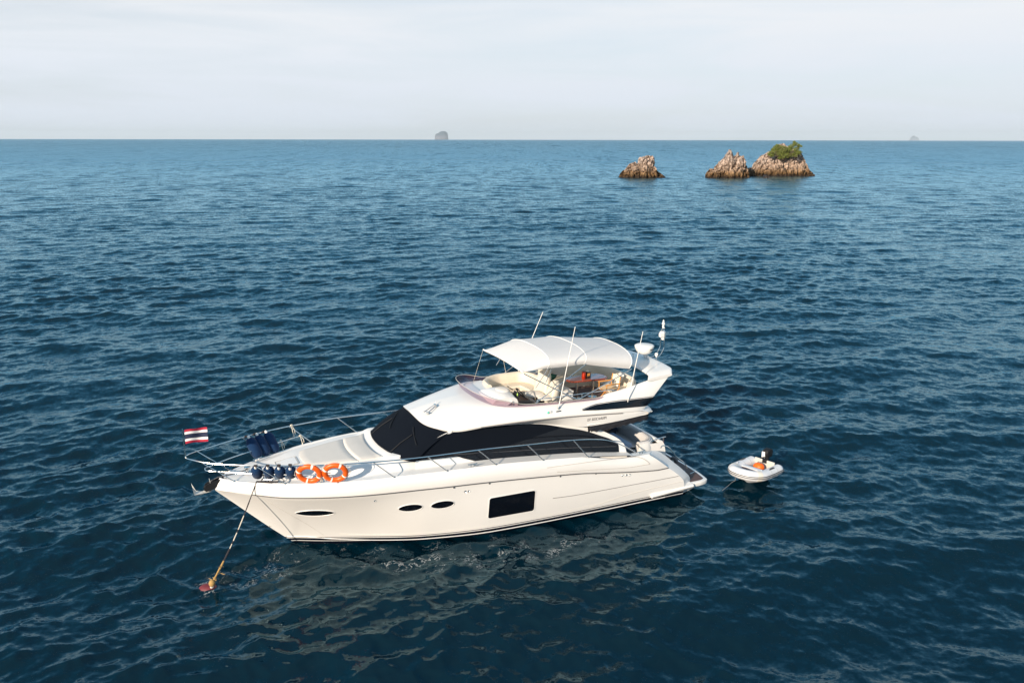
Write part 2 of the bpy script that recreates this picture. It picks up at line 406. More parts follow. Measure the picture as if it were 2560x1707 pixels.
# swimming platform
def plat(y): return .02 + .16 * (abs(y) / 2.0) ** 3
ys = np.linspace(-1.93, 1.93, 41)
outl = [(1.5, -2.05), (.55, -2.05), (.30, -2.01)] + [(plat(y), y) for y in ys] + [(.30, 2.01), (.55, 2.05), (1.5, 2.05)]
pl = MB().prism(outl, .19, .345).build('swim_platform', GEL, yacht, bevel=.03)
inn = [(1.45, -1.93), (.5, -1.93), (.36, -1.90)] + [(plat(y) + .12, y * .96) for y in ys] + [(.36, 1.90), (.5, 1.93), (1.45, 1.93)]
MB().prism(inn, .34, .357).build('teak_deck', TEAK, pl)
b = MB().add([(1.4, -1.9, -.1), (1.4, 1.9, -.1), (.15, 1.75, .12), (.15, -1.75, .12), (1.4, -1.95, .19), (1.4, 1.95, .19), (.12, 1.85, .19), (.12, -1.85, .19)], [(0, 1, 2, 3), (0, 3, 7, 4), (1, 5, 6, 2), (2, 6, 7, 3), (4, 5, 1, 0)])
b.build('platform_support', GEL, pl, bevel=.02)
b = MB().tube([(.66, 1.32, .36), (.66, 1.32, .45), (.62, 1.26, .47)], .012); b.build('platform_hook', STEEL, pl)
b = MB(); b.tube([(.62, 1.56, .36), (.62, 1.56, .46), (.40, 1.50, .47), (.40, 1.50, .36)], .012); b.build('platform_cleat', STEEL, pl)
# boarding steps, transom and its rails
b = MB().prism([(1.22, .20), (1.22, .48), (1.64, .48), (1.64, .74), (2.06, .74), (2.06, 1.0), (2.48, 1.0), (2.48, 1.26), (2.90, 1.26), (2.90, 1.52), (3.32, 1.52), (3.32, .20)], 1.45, 1.79, lambda x, z, y: (x, y, z))
b.build_sym('boarding_steps', GEL, yacht, ang=30)
for i in range(5): MB().box((1.43 + .42 * i, 1.62, .486 + .26 * i), (.36, .30, .012)).build_sym('teak_tread', TEAK, yacht)
G = []
for y in np.linspace(-1.45, 1.40, 24):
    k = 1 - .18 * (abs(y) / 1.45) ** 2
    G.append([(1.35, y, .34), (1.40, y, .9), (1.55, y, 1.25), (1.62, y, 1.62), (1.72, y, 1.78 * 1), (1.82, y, 1.80), (1.9, y, 1.74)])
b = MB().grid(G)
b.add([*G[-1], (2.6, 1.40, 1.74), (2.6, 1.40, .34)], [tuple(range(9))]); b.add([*G[0], (2.6, -1.45, 1.74), (2.6, -1.45, .34)], [tuple(reversed(range(9)))])
b.build('transom', GEL, yacht)
b = MB().prism([(.8, .1), (1.36, .1)] and rrect(-1.1, 1.1, .42, 1.02, .12), 1.33, 1.37, lambda y, z, x: (x, y, z)); b.build('garage_door', SEAML, yacht)
for yy in (1.78, -1.78):
    P = cr([(2.05, yy, 1.70), (1.98, yy, 1.78), (1.8, yy, 1.72), (1.35, yy, 1.25), (.98, yy, .92), (.94, yy, .80)], 26)
    MB().tube(P, .018, 8).build('boarding_rail', STEEL, yacht)
P = cr([(2.15, 1.36, 1.80), (1.9, 1.34, 1.86), (1.62, 1.30, 1.86), (1.5, 1.26, 1.84)], 10)
b = MB().tube(P, .018, 8); b.tube([(1.62, 1.3, 1.86), (1.60, 1.3, 1.60)], .015, 8); b.build_sym('transom_rail', STEEL, yacht)

# deck and coachroof
def deckz(x, y):
    h = float(yg(x)); base = float(zg(x)) - .02
    k = float(sstep(14.9, 13.4, x)) ; tw = .62 + .72 * float(sstep(14.6, 11.6, x))
    tr = float(sstep(tw + .32, tw - .02, abs(y)))
    top = .18 * k + .05 * float(sstep(13.4, 11.6, x)) + .13 * float(sstep(11.50, 11.0, x))
    return base + .03 * (1 - (y / max(h, .1)) ** 2) + top * tr * float(sstep(6, 9, x))
G = []
for x in np.r_[np.linspace(3.35, 15.2, 110), np.linspace(15.3, 15.6, 6)]:
    h = max(.01, float(yg(x)) - .10)
    G.append([(x, y, deckz(x, y)) for y in np.linspace(-h, h, 61)])
deck = MB().grid(G).build('deck', GELD, yacht)
# anchor locker hatch
def ondeck(x, y, o=.01): return (x, y, deckz(x, y) + o)
b = MB(); G = [[ondeck(x, y, .016) for y in np.linspace(-.26, .30, 7)] for x in np.linspace(13.58, 14.12, 7)]
b.grid(G); b.build('foredeck_hatch', GEL, deck)
b = MB().tube([ondeck(x, y, .012) for x, y in rrect(13.55, 14.15, -.29, .33, .06)], .008, 5, closed=True); b.build('hatch_seam', SEAML, deck)

# sun pads
def pad(x0, x1, w0, w1, th, name, crown=0.):
    nx, ny = 14, 18; top = []; 
    def edge(u): return 1 - (max(0, abs(2 * u - 1) - .9) / .1) ** 2 * .6
    for i in range(nx + 1):
        u = i / nx; x = x0 + (x1 - x0) * u; wd = w0 + (w1 - w0) * u
        row = []
        for j in range(ny + 1):
            v = j / ny; y = (2 * v - 1) * wd
            xx_ = x + crown * (2 * v - 1) ** 2 * (1 if True else 0)
            e = min(edge(u), edge(v))
            row.append((xx_, y, deckz(min(xx_, 14), min(abs(y), .7)) + th * e + .012 * math.sin(math.pi * u)))
        top.append(row)
    T = np.array(top); B = T.copy(); B[..., 2] -= th + .06
    b = MB().grid(T)
    for P, Q in ((T[0], B[0]), (T[-1], B[-1]), (T[:, 0], B[:, 0]), (T[:, -1], B[:, -1])): b.grid([P, Q])
    return b.build(name, PADM, yacht, ang=60)
pad(12.10, 13.44, .98, .66, .05, 'sun_pad', -.10)
pad(11.42, 12.07, 1.06, .99, .055, 'sun_pad_headrest', -.12)
# windlass, bow roller, cleats
b = MB().lathe([(.10, 0), (.10, .05), (.06, .08), (.06, .14), (.09, .17), (.09, .2), (.02, .21)], ondeck(14.95, 0), (0, 0, 1), 14)
b.build('windlass', STEEL, yacht)
b = MB()
for s_ in (-.075, .075):
    b.prism([(15.50, 2.30), (15.50, 2.38), (15.95, 2.33), (16.10, 2.24), (16.16, 2.12), (16.10, 2.06), (15.98, 2.07), (15.80, 2.16)], s_ - .012, s_ + .012, lambda x, z, y: (x, y, z))
b.lathe([(.07, -.07), (.045, 0), (.07, .07)], (16.08, 0, 2.14), (0, 1, 0), 12)
b.box((15.72, 0, 2.27), (.5, .12, .05))
b.build('bow_roller', BLACK, yacht)
b = MB().tube(cr([(14.95, .06, 2.52), (15.3, .02, 2.45), (15.75, 0, 2.40), (16.0, 0, 2.30)], 20), .016, 6); b.build('anchor_chain', RUB, yacht)
b = MB().tube([(15.98, .08, 2.30), (16.0, .08, 2.44)], .012, 6); b.build('roller_pin', STEEL, yacht)
def cleat(x, y, z, a=0.):
    c, s_ = math.cos(a), math.sin(a); b = MB()
    q = lambda u, h: (x + u * c, y + u * s_, z + h)
    b.tube([q(-.15, .085), q(-.09, .07), q(.09, .07), q(.15, .085)], [.012, .017, .017, .012], 7)
    b.tube([q(-.05, 0), q(-.05, .07)], .015, 6); b.tube([q(.05, 0), q(.05, .07)], .015, 6)
    b.build('mooring_cleat', STEEL, yacht)
for x, dy in ((8.9, .1), (14.55, .14), (3.0, .1)):
    an = math.atan2(float(yg(x + .1)) - float(yg(x - .1)), .2)
    cleat(x, float(yg(x)) - dy, float(zg(x)) + .015, an); cleat(x, -float(yg(x)) + dy, float(zg(x)) + .015, -an)
b = MB().box(ondeck(14.6, float(yg(14.6)) - .07, .03), (.42, .07, .06), -.55); b.build('rope_fairlead', BLACK, yacht, bevel=.01)

# ------------------------------------------------------------------ bow rail
RX = [16.56, 16.52, 16.40, 16.22, 15.85, 14.90, 13.45, 11.86, 10.31, 8.77, 7.18, 5.60, 4.83, 4.26, 3.75, 3.25]
RY = [0, .12, .26, .43, .69, 1.20, 1.75, 2.08, 2.19, 2.21, 2.21, 2.20, 2.18, 2.16, 2.13, 2.10]
RZl = [3.13, 3.13, 3.12, 3.10, 3.07, 3.05, 3.01, 2.96, 2.90, 2.86, 2.77, 2.67, 2.57, 2.43, 2.18, 1.85]
half = cr(list(zip(RX, RY, RZl)), 120)
full = np.r_[mirror_y(half)[::-1], half[1:]]
rail = MB().tube(full, .019, 8).build('bow_rail', STEEL, yacht)
mh = cr([(16.08, 0, 2.69), (16.06, .1, 2.69), (15.92, .2, 2.69), (15.43, .54, 2.69), (14.32, 1.15, 2.67), (13.3, 1.64, 2.66), (13.08, 1.73, 2.66)], 50)
MB().tube(np.r_[mirror_y(mh)[::-1], mh[1:]], .016, 8).build('mid_rail', STEEL, rail)
st = [(15.36, 16.22, .43, 3.10), (14.11, 14.90, 1.20, 3.05), (12.78, 13.43, 1.755, 3.01), (11.25, 11.86, 2.08, 2.96), (9.70, 10.31, 2.19, 2.90), (8.18, 8.77, 2.21, 2.86), (6.62, 7.18, 2.21, 2.77), (5.05, 5.60, 2.20, 2.67)]
for xb, xt, ytp, zt in st:
    for sg in (1, -1):
        pb = (xb, sg * (float(yg(xb)) - .03), float(zg(xb)) + .01)
        b = MB().tube([pb, (xt, sg * ytp, zt)], .0145, 8); b.lathe([(.035, 0), (.035, .012), (.02, .03)], pb, (0, 0, 1), 10)
        b.build('stanchion', STEEL, rail)

# ------------------------------------------------------------------ cabin
def ys(x, z): return 1.725 - .216 * (z - 2.0)
WT = herm([3.37, 3.42, 3.54, 4.0, 4.3, 4.56, 4.9, 5.5, 6.4, 7.07, 8.5, 9.35, 9.45, 10.37, 10.55], [1.70, 1.98, 2.15, 2.46, 2.62, 2.80, 2.93, 3.05, 3.18, 3.24, 3.28, 3.27, 3.25, 2.78, 2.58])
def cabin_strip(xs, lo, hi, o, n=8):
    return np.array([[(x, ys(x, z) + o, z) for z in np.linspace(lo(x), hi(x), n)] for x in xs])
xs = np.r_[np.linspace(3.37, 3.6, 10), np.linspace(3.65, 10.5, 80)]
b = MB(); G = cabin_strip(xs, lambda x: 1.6, lambda x: max(1.62, float(WT(x))), 0.); b.grid(G)
E_ = [(p[0], p[1] - .10, p[2]) for p in G[:, -1][:26]]; b.grid([G[:, -1][:26], E_])
F_ = [(p[0], p[1] - .10, p[2]) for p in G[0]]; b.grid([G[0], F_])
b.grid([F_, [(p[0] + .35, p[1], p[2]) for p in F_]])
b.build_sym('cabin_side', GEL, yacht, ang=50)
wlo = herm([3.66, 5.78, 7.95, 8.98, 9.22, 9.6, 10.5], [1.83, 1.955, 2.11, 2.43, 2.525, 2.545, 2.59])
whi = herm([3.66, 3.70, 4.38, 5.02, 5.4, 6.4, 7.07, 8.0, 9.25, 9.41, 10.37, 10.52], [2.04, 2.10, 2.47, 2.72, 2.82, 3.085, 3.175, 3.225, 3.24, 3.23, 2.77, 2.60])
xs = np.r_[3.66, 3.68, np.linspace(3.72, 10.5, 90)]
for sg in (1, -1):
    G = cabin_strip(xs, lambda x: float(wlo(x)), lambda x: max(float(wlo(x)) + .004, float(whi(x))), .012, 10)
    b = MB().grid(G if sg > 0 else mirror_y(G)); sw = b.build('side_window', GLASS, yacht)
    P = np.array([(x, ys(x, z) + .016, z) for x, z in cr([(3.75, 2.02), (5.8, 2.26), (8.3, 2.50), (9.3, 2.60)], 40)]); P[:, 1] *= sg
    MB().tube(P, .008, 5).build('window_bar', RUB, sw)
    G = cabin_strip(np.linspace(5.75, 10.48, 60), lambda x: max(float(wlo(x)), float(np.interp(x, [5.75, 7.5, 9.3, 10.5], [2.86, 2.60, 2.64, 2.60]))), lambda x: max(float(wlo(x)) + .004, float(whi(x)) - .0), .017, 8)
    MB().grid(G if sg > 0 else mirror_y(G)).build('window_cover', MESH, sw)

# windscreen under its black mesh cover
BT = [(10.52, 1.67, 2.59), (10.76, 1.55, 2.64), (10.92, 1.30, 2.69), (11.06, 1.0, 2.73), (11.15, .65, 2.75), (11.2, .3, 2.755), (11.21, 0, 2.755)]
TP = [(9.40, 1.455, 3.24), (9.66, 1.28, 3.33), (9.86, 1.05, 3.40), (9.98, .82, 3.46), (10.05, .52, 3.51), (10.07, .25, 3.54), (10.08, 0, 3.55)]
Bc = cr(BT, 30); Tc = cr(TP, 30); G = []
for p, q in zip(Bc, Tc):
    row = []
    for t in np.linspace(0, 1, 16):
        c = p * (1 - t) + q * t; bulge = .09 * math.sin(math.pi * t); c = c + np.array([bulge * .55, bulge * .25 * min(1, c[1]), bulge * .5]); row.append(c)
    G.append(row)
G = np.array(G); G = np.r_[G, mirror_y(G)[::-1][1:]]
ws = MB().grid(G).build('windscreen', MESH, yacht)
def onws(i, t): 
    r = G[i]; k = t * 15; a = int(min(14, k)); return r[a] * (1 - (k - a)) + r[a + 1] * (k - a) + np.array([.02, .0, .025])
# hem of the cover, pillars
b = MB().tube(G[:, 0] + np.array([.0, 0, .006]), .014, 6); b.build('cover_hem', BLACK, ws)
MB().tube(np.r_[G[0][::-1] + np.array([0, .012, .004])], .009, 6).build_sym('pillar_seam', MESH, ws)
b = MB().box((9.36, 1.47, 3.235), (.16, .02, .05), M=Matrix.Rotation(R(24), 3, 'Y')); b.build('pillar_trim', GEL, ws)
for i0, i1, tt in ((13, 11, .60), (38, 33, .62)):
    b = MB(); piv = onws(i0, .02); tip = onws(i1, tt)
    b.tube([piv, (piv + tip) / 2 + np.array([.03, 0, .03]), tip + np.array([.015, 0, .02])], .013, 6)
    bl = [onws(int(min(58, max(0, i1 - 6 + 1.0 * k))), tt - .18 + .036 * k) for k in range(11)]
    b.tube(np.array(bl), .016, 6); b.build('wiper', BLACK, ws)

# ------------------------------------------------------------------ flybridge moulding
EI = [((2.80, 1.78, 3.12), (1.65, 1.62, 4.20)), ((2.92, 1.82, 3.13), (2.12, 1.61, 4.12)), ((3.15, 1.86, 3.16), (2.76, 1.59, 3.99)), ((3.6, 1.88, 3.2), (3.40, 1.57, 3.86)),
      ((4.1, 1.88, 3.24), (4.0, 1.55, 3.78)), ((4.6, 1.88, 3.28), (4.48, 1.53, 3.66)), ((6.0, 1.87, 3.37), (5.9, 1.52, 3.71)), ((7.2, 1.82, 3.40), (6.9, 1.50, 3.76)),
      ((8.3, 1.70, 3.37), (7.5, 1.43, 3.81)), ((9.2, 1.50, 3.30), (7.84, 1.18, 3.85)), ((9.75, 1.22, 3.37), (8.0, .85, 3.88)), ((10.05, .80, 3.48), (8.08, .45, 3.90)), ((10.13, 0, 3.58), (8.11, 0, 3.91))]
Ea = np.array([e for e, i in EI]); Ia = np.array([i for e, i in EI]); tt = np.arange(len(EI))
uu = np.linspace(0, len(EI) - 1, 100)
Ec = np.stack([herm(tt, Ea[:, k])(uu) for k in range(3)], 1); Ic = np.stack([herm(tt, Ia[:, k])(uu) for k in range(3)], 1)
G = []
for e, i in zip(Ec, Ic):
    fr = float(sstep(7.6, 9.4, e[0]))
    row = [e + np.array([-.06 * fr, -.06 * (1 - fr) * 1, -.06])]
    row.append(e + np.array([-.005, -.005, -.02]))
    for v in np.linspace(0, 1, 16):
        f_ = math.sin(v * math.pi / 2) ** (.85 + .1 * fr); f_ = f_ * (1 - fr * .15) + v * fr * .15; ln_ = float(sstep(3.9, 2.9, e[0])); f_ = f_ * (1 - ln_) + v * ln_
        p = e * (1 - v) + i * v; p[2] = e[2] + (i[2] - e[2]) * f_; row.append(p)
    # inner wall
    row.append(i + np.array([-.03 * fr, -.04 * (1 - fr), -.005]))
    xin = i[0] if i[0] > 2.55 else 2.55
    row.append(np.array([xin - .1 * fr, max(0, i[1] - .06 * (1 if i[1] > .1 else 0)), 3.3]))
    G.append(row)
G = np.array(G); G = np.r_[G, mirror_y(G)[::-1][1:]]
fly = MB().grid(G).build('flybridge', GEL, yacht, ang=42)
MB().add(G[0], [tuple(range(len(G[0])))]).build_sym('wing_end', GEL, fly)
# groove under the moulding, underside fascia with the lettering
Ep = cr([(8.45, 1.685, 3.335), (7.2, 1.825, 3.365), (6, 1.875, 3.335), (4.6, 1.885, 3.245), (3.65, 1.885, 3.17)], 50)
strip(Ep, .014, 'roof_groove', SEAM, fly)
FE = [(9.42, 1.44, 3.26), (8.5, 1.655, 3.34), (7.2, 1.80, 3.37), (6, 1.85, 3.34), (4.9, 1.86, 3.27), (4, 1.86, 3.21), (3, 1.84, 3.12), (2.42, 1.78, 3.05)]
FF = [(9.40, 1.43, 3.25), (8.5, 1.46, 3.27), (7.1, 1.50, 3.20), (6, 1.60, 3.06), (4.9, 1.80, 2.88), (4, 1.86, 2.915), (3.1, 1.85, 2.96), (2.48, 1.74, 2.985)]
Fe = cr(FE, 50); Ff = cr(FF, 50); G = []
for p, q in zip(Fe, Ff):
    G.append([p, p * .7 + q * .3 + np.array([0, .012, 0]), p * .3 + q * .7 + np.array([0, .008, 0]), q, q + np.array([0, -.06, .03])])
G = np.array(G); MB().grid(G).build_sym('fascia', GEL, fly)
# deck of the overhang: top, rounded stern edge and soffit
def aft_plan(y): return 2.42 - .30 * (1 - (y / 1.8) ** 2)
G = []
for y in np.linspace(-1.86, 1.86, 46):
    a = aft_plan(min(abs(y), 1.8)) + .22 * max(0, (abs(y) - 1.62) / .24) ** 2; c = .03 * (1 - (y / 1.88) ** 2)
    G.append([(4.9, y, 2.93), (a + .12, y, 2.985), (a + .03, y, 3.0), (a, y, 3.03 + c), (a + .04, y, 3.075 + c), (a + .15, y, 3.11 + c), (3.2, y, 3.19 + c)])
b = MB().grid(G); b.build('overhang', GEL, fly)
# well floor
ring = [(max(p[0], 2.5), p[1] - .03) for p in Ic]; ring = ring + [(x, -y) for x, y in ring[::-1]]
b = MB(); 
for (x, y), (x2, y2) in zip(ring[:99], ring[1:100]): b.add([(x, y, 3.31), (x2, y2, 3.31), (x2, -y2, 3.31), (x, -y, 3.31)], [(0, 1, 2, 3)])
b.build('flybridge_floor', TEAK, fly)
# dark glass wedge let into the wing
FLYG = []
for e, i in zip(Ec, Ic):
    row = [e, e]
    for v in np.linspace(0, 1, 16):
        f_ = math.sin(v * math.pi / 2) ** .85; ln_ = float(sstep(3.9, 2.9, e[0])); f_ = f_ * (1 - ln_) + v * ln_; p = e * (1 - v) + i * v; p[2] = e[2] + (i[2] - e[2]) * f_; row.append(p)
    FLYG.append(row)
FLYG = np.array(FLYG)
def fly_y(x, z):
    """outer skin half-width at x, z (interpolated over the moulding)"""
    P = FLYG[:72, 2:].reshape(-1, 3); d2 = (P[:, 0] - x) ** 2 + ((P[:, 2] - z) * 1.5) ** 2
    k = np.argsort(d2)[:4]; ww = 1 / (d2[k] + 1e-5); return float((P[k, 1] * ww).sum() / ww.sum())
up = [(5.10, 3.455), (4.52, 3.535), (3.9, 3.555), (3.38, 3.54), (2.36, 3.50)]; lo_ = [(5.08, 3.44), (4.34, 3.37), (3.9, 3.345), (3.38, 3.31), (2.66, 3.255)]
u_ = cr(up, 24); l_ = cr(lo_, 24)
G = np.array([[(a[0] * (1 - t) + c[0] * t, fly_y(a[0] * (1 - t) + c[0] * t, a[1] * (1 - t) + c[1] * t) + .022, a[1] * (1 - t) + c[1] * t) for t in np.linspace(0, 1, 6)] for a, c in zip(u_, l_)])
wed = MB().grid(G).build_sym('wing_window', GLASS, fly)
P = G[:, 0] + np.array([0, .004, .03]); strip(P, .008, 'wing_trim', SEAM, wed)

# lettering on the fascia (it reads in reverse, as in the photograph)
def lettering(txt, x0, zc, h, length, parent):
    c = bpy.data.curves.new('lettering', 'FONT'); c.body = txt; c.size = 1.; c.extrude = .02; c.offset = .012
    o = bpy.data.objects.new('lettering_src', c); COL.objects.link(o)
    bpy.context.view_layer.update()
    me = bpy.data.meshes.new_from_object(o.evaluated_get(bpy.context.evaluated_depsgraph_get()))
    bpy.data.objects.remove(o)
    n = len(me.vertices); a = np.empty(n * 3); me.vertices.foreach_get('co', a); a = a.reshape(-1, 3)
    sx = length / (a[:, 0].max() - a[:, 0].min()); sz = h / .72
    v = np.zeros_like(a); v[:, 0] = x0 + (a[:, 0] - a[:, 0].min()) * sx; v[:, 2] = zc + (a[:, 1] - .36) * sz
    v[:, 2] += (v[:, 0] - x0) * .02
    pe = np.array([[p, q] for p, q in zip(Fe, Ff)])
    for k in range(n):
        i = int(np.argmin(np.abs(pe[:, 0, 0] - v[k, 0]))); p, q = pe[i]
        t = (p[2] - v[k, 2]) / (p[2] - q[2]); v[k, 1] = p[1] * (1 - t) + q[1] * t + .016 + a[k, 2] * .15
    me.vertices.foreach_set('co', v.ravel()); me.update(); me.materials.append(SEAM)
    ob = bpy.data.objects.new('lettering', me); COL.objects.link(ob); ob.parent = parent
lettering('PRINCESS 52', 4.24, 3.105, .085, .68, fly)

# tinted wind deflector round the flybridge
def gh(p): return .085 + .15 * float(sstep(6.9, 7.9, p[0]))
G = []
for p in Ic[38:]:
    fr = float(sstep(7.2, 8.0, p[0])); nrm = np.array([fr * .8 + .0, (1 - fr) * .8 + .35 * min(1, p[1]), 0]); nrm /= np.linalg.norm(nrm) + 1e-9
    h_ = gh(p); base = p + nrm * .10 + np.array([0, 0, -.015]); G.append([base, base + nrm * h_ * .35 + np.array([0, 0, h_ * .6]), base + nrm * h_ * .55 + np.array([0, 0, h_ * 1.1])])
G = np.array(G); G = np.r_[G, mirror_y(G)[::-1][1:]]
wd = MB().grid(G).build('wind_deflector', TINT, yacht)
MB().tube(G[:, 2], .009, 6).build('deflector_edge', SEAML, wd)
P = cr([(6.5, 1.44, 3.76), (6.45, 1.44, 3.87), (5.7, 1.45, 3.86), (4.4, 1.46, 3.86), (3.85, 1.5, 3.87), (3.75, 1.5, 3.83)], 40)
b = MB().tube(P, .015, 8)
for x in (5.7, 4.9): b.tube([(x, 1.45, 3.86), (x, 1.47, 3.70)], .011, 6)
b.build_sym('coaming_rail', STEEL, fly)

# ------------------------------------------------------------------ radar arch
G = []
for y in np.linspace(-1.66, 1.66, 37):
    a = abs(y) / 1.66; xf = 2.28 + .16 * a ** 2 + .16 * max(0, a - .85) / .15; xa = 1.36 + .12 * a ** 2 + .16 * max(0, a - .8) / .2
    zt = 4.28 - .05 * a ** 2 - .08 * max(0, a - .85) / .15; th = .10
    c = (xf + xa) / 2; hw = (xf - xa) / 2
    G.append([(c + hw * math.copysign(abs(math.cos(t)) ** .7, math.cos(t)), y, zt - th / 2 + th / 2 * math.copysign(abs(math.sin(t)) ** .6, math.sin(t)) - .05 * math.cos(t)) for t in np.linspace(0, 2 * math.pi, 24, endpoint=False)])
b = MB().grid(G, closed_v=True); n = len(b.v); b.f += [tuple(range(24)), tuple(n - 24 + j for j in range(24))]
arch = b.build('radar_arch', GEL, yacht, ang=50)
# radar scanner
rd = MB().lathe([(.10, -.14), (.19, -.12), (.26, -.05), (.31, .05), (.335, .13), (.332, .16), (.29, .185), (.0, .20)], (1.64, 0, 4.60), (0, 0, 1), 32).build('radar', WPL, yacht, ang=60)
b = MB().lathe([(.336, 0), (.339, .010), (.336, .020)], (1.64, 0, 4.725), (0, 0, 1), 32)
pts = [(1.64 + .318 * math.cos(t), .318 * math.sin(t), 4.655) for t in np.linspace(R(95), R(178), 16)]
MB().grid([[(x, y, z - .02) for x, y, z in pts], [(x + .004 * (x - 1.64) / .33, y + .004 * y / .33, z + .022) for x, y, z in pts]]).build('radar_marking', RUB, rd)
b = MB().tube([(1.52, -.07, 4.26), (1.66, -.07, 4.49)], .022, 6); b.tube([(1.52, .07, 4.26), (1.66, .07, 4.49)], .022, 6); b.box((1.52, 0, 4.275), (.24, .26, .03)); b.tube([(1.34, 0, 4.27), (1.6, 0, 4.47)], .018, 6)
b.build('radar_bracket', STEEL, rd)
# light mast
b = MB()
for s_ in (-.11, .11): b.tube(cr([(1.62, s_ * 1.5, 4.285), (1.22, s_, 4.29), (1.12, s_, 4.32), (.93, s_, 4.58), (.90, s_, 4.66), (.90, s_, 5.13), (.90, s_ * .8, 5.22), (.90, 0, 5.26)], 36), .019, 8)
b.tube([(.90, 0, 5.26), (.89, 0, 5.42)], .014, 6)
mast = b.build('light_mast', STEEL, yacht)
MB().lathe([(.02, 0), (.05, .02), (.055, .06), (.03, .11), (.028, .15), (.01, .19)], (.89, 0, 5.40), (0, 0, 1), 12).build('anchor_light', WPL, mast)
b = MB().box((.93, .05, 5.36), (.06, .05, .10)); b.box((.93, .09, 5.33), (.03, .09, .03)); b.build('wind_sensor', WPL, mast, bevel=.01)
b = MB().lathe([(.10, 0), (.11, .02), (.11, .17), (.09, .2)], (.90, 0, 4.98), (0, 0, 1), 14); b.box((.98, .06, 5.08), (.16, .12, .13)); b.lathe([(.05, 0), (.06, .06), (.02, .1)], (.90, .02, 4.89), (0, 0, 1), 10)
b.build('navigation_light', WPL, mast)
b = MB().lathe([(.012, 0), (.012, .19)], (1.42, .42, 4.24), (0, 0, 1), 8); b.build('antenna_stem', STEEL, yacht)
MB().lathe([(.015, .0), (.05, .06), (.062, .1), (.05, .14), (.0, .155)], (1.42, .42, 4.42), (0, 0, 1), 14).build('satellite_antenna', WPL, yacht)
b = MB().lathe([(.012, 0), (.012, .16), (.03, .17), (.03, .2)], (1.95, -.2, 4.26), (0, 0, 1), 8); b.build('antenna_stem', STEEL, yacht)
# whip antennas
for p, q in (((5.91, 1.75, 3.52), (5.36, 1.75, 6.12)), ((3.49, 1.80, 3.16), (2.93, 1.78, 5.74)), ((5.75, -1.75, 3.52), (4.67, -1.75, 5.86))):
    p = np.array(p); q = np.array(q); b = MB().tube([p + (q - p) * .03, p + (q - p) * .6, q], [.016, .013, .009], 8); an = b.build('whip_antenna', WPL, yacht)
    b = MB().lathe([(.03, 0), (.03, .05), (.024, .10)], p + (q - p) * .02, q - p, 10); b.box(p + np.array([0, 0, .0]), (.16, .10, .035)); b.build('antenna_base', STEEL, an)
b = MB().box((6.22, 1.77, 3.535), (.14, .08, .07)); nv = b.build('side_light', WPL, yacht, bevel=.015)
MB().ell((6.27, 1.80, 3.53), (.04, .03, .04), 10, 8).build('lens', LENSG, nv)
# horn on the coachroof
b = MB()
def roofz(x): return 3.58 + (10.13 - x) / 2.02 * .33
zz = roofz(9.5) + .03
b.tube([(9.84, .62, zz - .02), (9.80, .60, zz - .01), (9.45, .36, zz + .06)], [.03, .014, .010], 8); b.tube([(9.76, .72, zz - .03), (9.72, .69, zz - .02), (9.42, .46, zz + .05)], [.026, .012, .010], 8)
b.box((9.42, .40, zz + .06), (.05, .14, .07)); b.tube([(9.38, .34, zz + .02), (9.36, .30, zz + .16)], .014, 6); b.box((9.74, .62, zz - .06), (.04, .14, .05)); b.tube([(9.42, .40, zz - .08), (9.42, .40, zz + .05)], .016, 6)
b.build('signal_horn', STEEL, yacht)

# ------------------------------------------------------------------ bimini
def hoop(x, z0, h, w, lean, p=2.6, n=31):
    P = []
    for t in np.linspace(0, math.pi, n):
        c, s_ = math.cos(t), math.sin(t); y = w * math.copysign(abs(c) ** (2 / p), c); k = abs(s_) ** (2 / p)
        tuck = 1 - .10 * (1 - k) ** 2
        P.append((x - lean * k, y * tuck, z0 + h * k))
    return np.array(P)
h0 = np.array([(7.0, 1.5 * math.cos(t), 4.82 + .06 * math.sin(t)) for t in np.linspace(0, math.pi, 31)])
h0[:, 1] = np.linspace(1.5, -1.5, 31) * .25 + h0[:, 1] * .75
H1 = hoop(6.14, 4.82, .42, 1.60, .16, 2.5); H2 = hoop(4.86, 4.81, .41, 1.60, .20, 2.5); H3 = hoop(3.16, 4.46, .57, 1.58, .18, 2.5)
secs = []
HS = [h0, H1, H2, H3]
for k in range(3):
    for t in np.linspace(0, 1, 14, endpoint=(k == 2)):
        P = HS[k] * (1 - t) + HS[k + 1] * t; sag = (.015 if k else -.005) * 4 * t * (1 - t)
        cen = np.array([0, 0, 4.6]); 
        P[:, 2] -= sag * .6; P[:, 1] *= 1 - sag * .35
        if k == 0: P[:, 2] += .03 * math.sin(math.pi * t) * np.sin(np.linspace(0, math.pi, 31))
        edge = np.abs(np.linspace(-1, 1, 31)); secs.append(P)
Sx = np.array(secs); b = MB().grid(Sx)
bim = b.build('bimini_canopy', CANV, yacht, ang=60)
for hh in HS[1:]: 
    Q = hh.copy(); Q[:, 2] += .004; MB().tube(Q, .009, 8).build('canopy_hoop', SEAMW, bim)
MB().tube(np.array([(7.0, y, 4.82 + .05 * math.cos(y)) for y in np.linspace(-1.52, 1.52, 20)]) * np.array([1, 1, 1]), .024, 8).build('canopy_front_bar', SEAMW, bim)
bf = None
def fr(p, q, r=.016, name='frame_tube', m=STEEL):
    MB().tube([p, q], r, 8).build_sym(name, m, bim)
fr((6.95, 1.5, 4.76), (5.10, 1.48, 3.70)); fr((6.12, 1.5, 4.86), (6.55, 1.48, 4.25), .013)
fr((4.80, 1.47, 4.81), (6.55, 1.47, 3.76)); fr((3.12, 1.50, 4.46), (5.05, 1.49, 3.70)); fr((3.0, 1.5, 4.46), (3.0, 1.5, 3.95), .013); fr((6.2, 1.47, 4.38), (6.02, 1.49, 4.8), .013)
